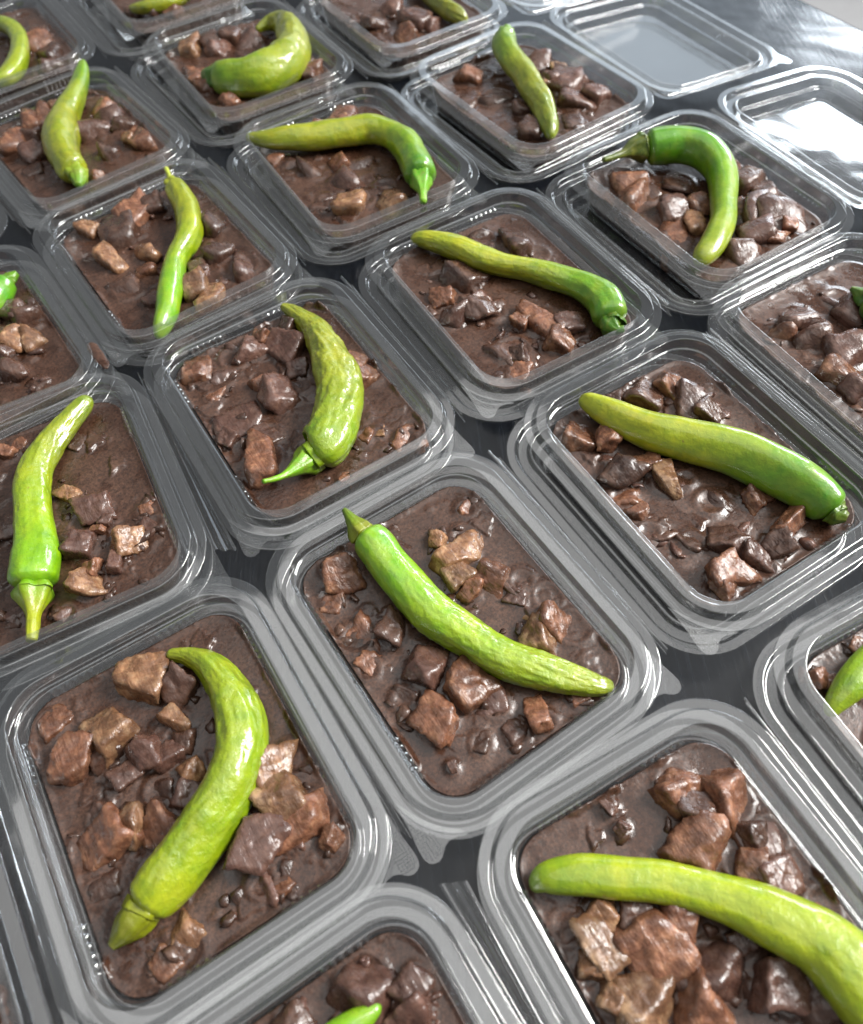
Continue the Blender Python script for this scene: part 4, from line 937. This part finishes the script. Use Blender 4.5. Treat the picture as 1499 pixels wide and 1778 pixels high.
# skin: (wrinkling at the stem end, at the tip, colours from stem end to tip, colours of the stem)
G1 = [(96, 130, 40), (70, 120, 38), (96, 150, 50)]
G2 = [(140, 146, 52), (128, 132, 40), (110, 120, 40)]
LOOK = {
    'A': (0.35, 0.75, [(165, 180, 15), (140, 166, 15), (136, 166, 19), (147, 170, 23), (156, 170, 27)], [(137, 145, 18), (108, 114, 13), (76, 81, 13)]),
    'B': (0.12, 0.95, [(114, 178, 15), (132, 186, 18), (149, 184, 18), (145, 172, 17), (138, 155, 17)], [(128, 135, 27), (105, 129, 20), (77, 106, 18)]),
    'C': (0.10, 0.10, [(77, 145, 15), (105, 162, 18), (156, 176, 19), (171, 180, 22), (167, 176, 21)], [(70, 108, 15), (77, 93, 18)]),
    'D': (0.20, 0.30, [(66, 108, 19), (88, 135, 20), (121, 155, 22)], [(55, 93, 19), (66, 106, 22), (66, 97, 18)]),
    'E': (0.20, 0.75, [(118, 178, 13), (143, 186, 15), (149, 172, 19), (143, 157, 22), (123, 145, 19)], [(105, 155, 18), (147, 155, 19), (157, 166, 27)]),
    'F': (0.60, 1.00, [(123, 159, 15), (132, 157, 18), (143, 151, 24), (141, 149, 27), (147, 155, 25)], [(132, 159, 18), (105, 155, 29), (121, 180, 27), (105, 164, 18)]),
    'G': (0.20, 0.55, [(79, 145, 19), (110, 164, 18), (161, 170, 13), (163, 172, 11), (157, 166, 18)], [(61, 100, 16), (66, 116, 18)]),
    'H': (0.10, 0.15, [(85, 145, 22), (96, 159, 21), (114, 164, 20), (134, 162, 21), (145, 159, 23)], [(66, 89, 18), (72, 81, 19), (77, 97, 27)]),
    'J': (0.20, 0.30, [(66, 155, 18), (92, 174, 18), (132, 174, 19)], [(77, 126, 18), (99, 145, 22)]),
    'K': (0.40, 0.15, [(147, 155, 25), (153, 162, 20), (138, 170, 18), (116, 176, 19), (121, 174, 22)], [(143, 151, 31), (184, 194, 76)]),
    'L': (0.25, 0.35, [(77, 145, 18), (121, 166, 16), (157, 166, 15), (155, 164, 16), (152, 161, 18)], [(83, 145, 25), (121, 174, 45)]),
    'M': (0.20, 0.65, [(92, 147, 19), (123, 149, 23), (139, 147, 27), (134, 145, 27), (114, 137, 22)], [(88, 135, 22), (110, 135, 27)]),
    'N': (0.45, 0.20, [(154, 164, 27), (149, 159, 20), (151, 159, 23), (132, 157, 22), (101, 155, 27)], [(143, 164, 40), (88, 135, 27)]),
    'O': (0.25, 1.00, [(99, 147, 15), (132, 157, 15), (149, 157, 24), (147, 155, 29), (137, 145, 20)], [(66, 106, 18), (44, 87, 18)]),
    'P': (0.70, 0.70, [(128, 135, 31), (130, 137, 33), (133, 141, 31)], [(105, 116, 22), (88, 97, 18)]),
    'Q': (0.30, 0.40, [(154, 170, 22), (145, 166, 20), (154, 172, 27)], [(99, 126, 19), (88, 106, 18)]),
    'R': (0.50, 0.50, [(137, 145, 22), (149, 157, 25), (143, 151, 27)], [(99, 126, 19), (88, 106, 18)]),
    'S': (0.25, 0.15, [(140, 170, 14), (156, 180, 12), (164, 184, 10), (162, 180, 10), (132, 168, 16)], G2),
    'T': (0.20, 0.30, [(121, 174, 18), (121, 180, 18), (110, 174, 19)], [(99, 126, 19), (88, 106, 18)]),
    'U': (0.20, 0.25, [(121, 174, 18), (132, 178, 18), (143, 170, 18)], [(99, 126, 19), (88, 106, 18)]),
}
# how each portion is told apart: (words for the container, label of its chilli)
WORDS = {
    'A': ('with the plump crescent-shaped chilli', 'plump lime green chilli curved like a crescent, ragged brownish cap at its thick end'),
    'B': ('with the bright half-wrinkled chilli', 'thick bright green chilli, smooth by the stem and wrinkled towards its blunt tip'),
    'C': ('with the smooth straight chilli', 'smooth nearly straight chilli fading from deep green stem end to yellow-green tip'),
    'D': ('with the dark green chilli stem', 'chilli showing only its dark green stem end beside pointed meat'),
    'E': ('with the narrow-waisted chilli', 'long lime chilli with a narrow waist and thick stem crossing the tray rim'),
    'F': ('with the wrinkled olive chilli', 'broad wrinkled olive green chilli with a bright curling stem'),
    'G': ('with the wavy yellow chilli', 'wavy yellow chilli turning into a bent green knob at its stem'),
    'H': ('with the glossy hooked chilli', 'glossy green chilli bent like a hook with a long dark stem'),
    'J': ('with the glossy chilli stub', 'chilli showing only a glossy bright green end with a stub'),
    'K': ('with the slender snaking chilli', 'slender light green chilli snaking in an S with a thin pale stem'),
    'L': ('with the elbow-bent yellow chilli', 'yellow-green chilli bent like an elbow towards its green stem end'),
    'M': ('with the dull tapering chilli', 'dull green tapering chilli lying beside dark cubes of meat'),
    'N': ('with the chilli overtopping the rim', 'light green chilli whose thin tip pokes up over the tray rim'),
    'O': ('with the fat C-curled chilli', 'fat blistered yellow-green chilli curled into a C'),
    'P': ('with the olive chilli tail', 'dull olive chilli tail lying across meat beside an empty lid'),
    'Q': ('with the cane-shaped lime chilli', 'small lime chilli hooked like the handle of a cane'),
    'R': ('with the short yellowish chilli end', 'short yellowish chilli end at the edge of the stew'),
    'S': ('with the long arched yellow chilli', 'long smooth yellow chilli arching across big meat cubes'),
    'T': ('with the pointed green chilli tip', 'pointed bright green chilli tip in front of a big meat slab'),
    'U': ('with the plain green chilli end', 'plain green chilli end rising behind the tray rim'),
    'V': ('showing no chilli', None),
}
KIND = {'r': 'reddish brown', 'p': 'purplish brown', 't': 'tan', 'd': 'dark brown'}
NEAR = 'ABCSFETUVG'

# ------------------------------------------------------------------ put every portion in its place
def lid_of(key):
    """where the lid opened from this tray lies: under the next tray of the row"""
    x, y, rot = TRAYS[key]['pos']
    nx = NEXT.get(key)
    if nx is None:
        return (12.65, 0.0, math.radians(LIDROT.get(key, 0.0)), math.radians(5.5))
    X, Y, R2 = TRAYS[nx]['pos']
    a = math.radians(rot)
    dx, dy = X - x, Y - y
    u, v = math.cos(a) * dx + math.sin(a) * dy, -math.sin(a) * dx + math.cos(a) * dy
    u = min(max(u, 12.45), 12.95)
    v = min(max(v, -0.8), 0.8)
    return (u, v, math.radians(min(max(R2 - rot, -4), 4)) * 0.8)

for ti, key in enumerate(TRAYS):
    e = TRAYS[key]
    pos = e['pos']
    if key in BARE:
        container(pos, lid_of(key), BARE[key])
        continue
    words = WORDS[key][0]
    container(pos, lid_of(key), 'open clear plastic container ' + words)
    st = stew(key, pos, e['chunks'], 40 + ti * 13, key in NEAR, 'brown stew filling the container ' + words)
    meat_bits(st, e['chunks'], 7 + ti * 11, 60 if key in NEAR else 40)
    mean = sum(c[2] for c in e['chunks']) / len(e['chunks'])
    for ci, c in enumerate(e['chunks']):
        k = c[3][1:]
        form = 'flake' if 'f' in k else 'strip' if 'e' in k else 'sunken chunk' if 'w' in k else 'chunk'
        size = 'big ' if c[2] > 1.22 * mean else 'small ' if c[2] < 0.72 * mean else ''
        gap = min([math.hypot(c[0] - p[0], c[1] - p[1]) - p[3] - c[2] for p in e.get('body', [])] or [9])
        if gap < 0.25:
            where = 'touching the chilli'
        elif c[0] > 2.6:
            where = 'by the hinge'
        elif c[0] < -2.2 and c[1] < -2.5:
            where = 'near the tab'
        elif abs(c[0]) > 2.6 or abs(c[1]) > 3.6:
            where = 'by the wall'
        else:
            where = 'out in the sauce'
        meat_piece(pos, c, 1000 * (ti + 1) + ci * 7, 4 if key in NEAR else 3,
                   size + KIND[c[3][0]] + ' meat ' + form + ' ' + where + ', tray ' + words, 'meat in the stew ' + words)
    if 'body' in e:
        chilli(pos, e, LOOK[key], 3 + ti * 5, WORDS[key][1], key in NEAR, {'S': 130, 'O': 60, 'A': 60, 'F': 70, 'G': 50, 'M': 30, 'E': 40, 'B': 40}.get(key, 0))

for args in SPILLS:
    name, pts, r, z, mat, seed, label, cat = args
    spill(name, pts, r, z, {'stew': STEW, 'stem': MEAT['t']}[mat], seed, label, cat)
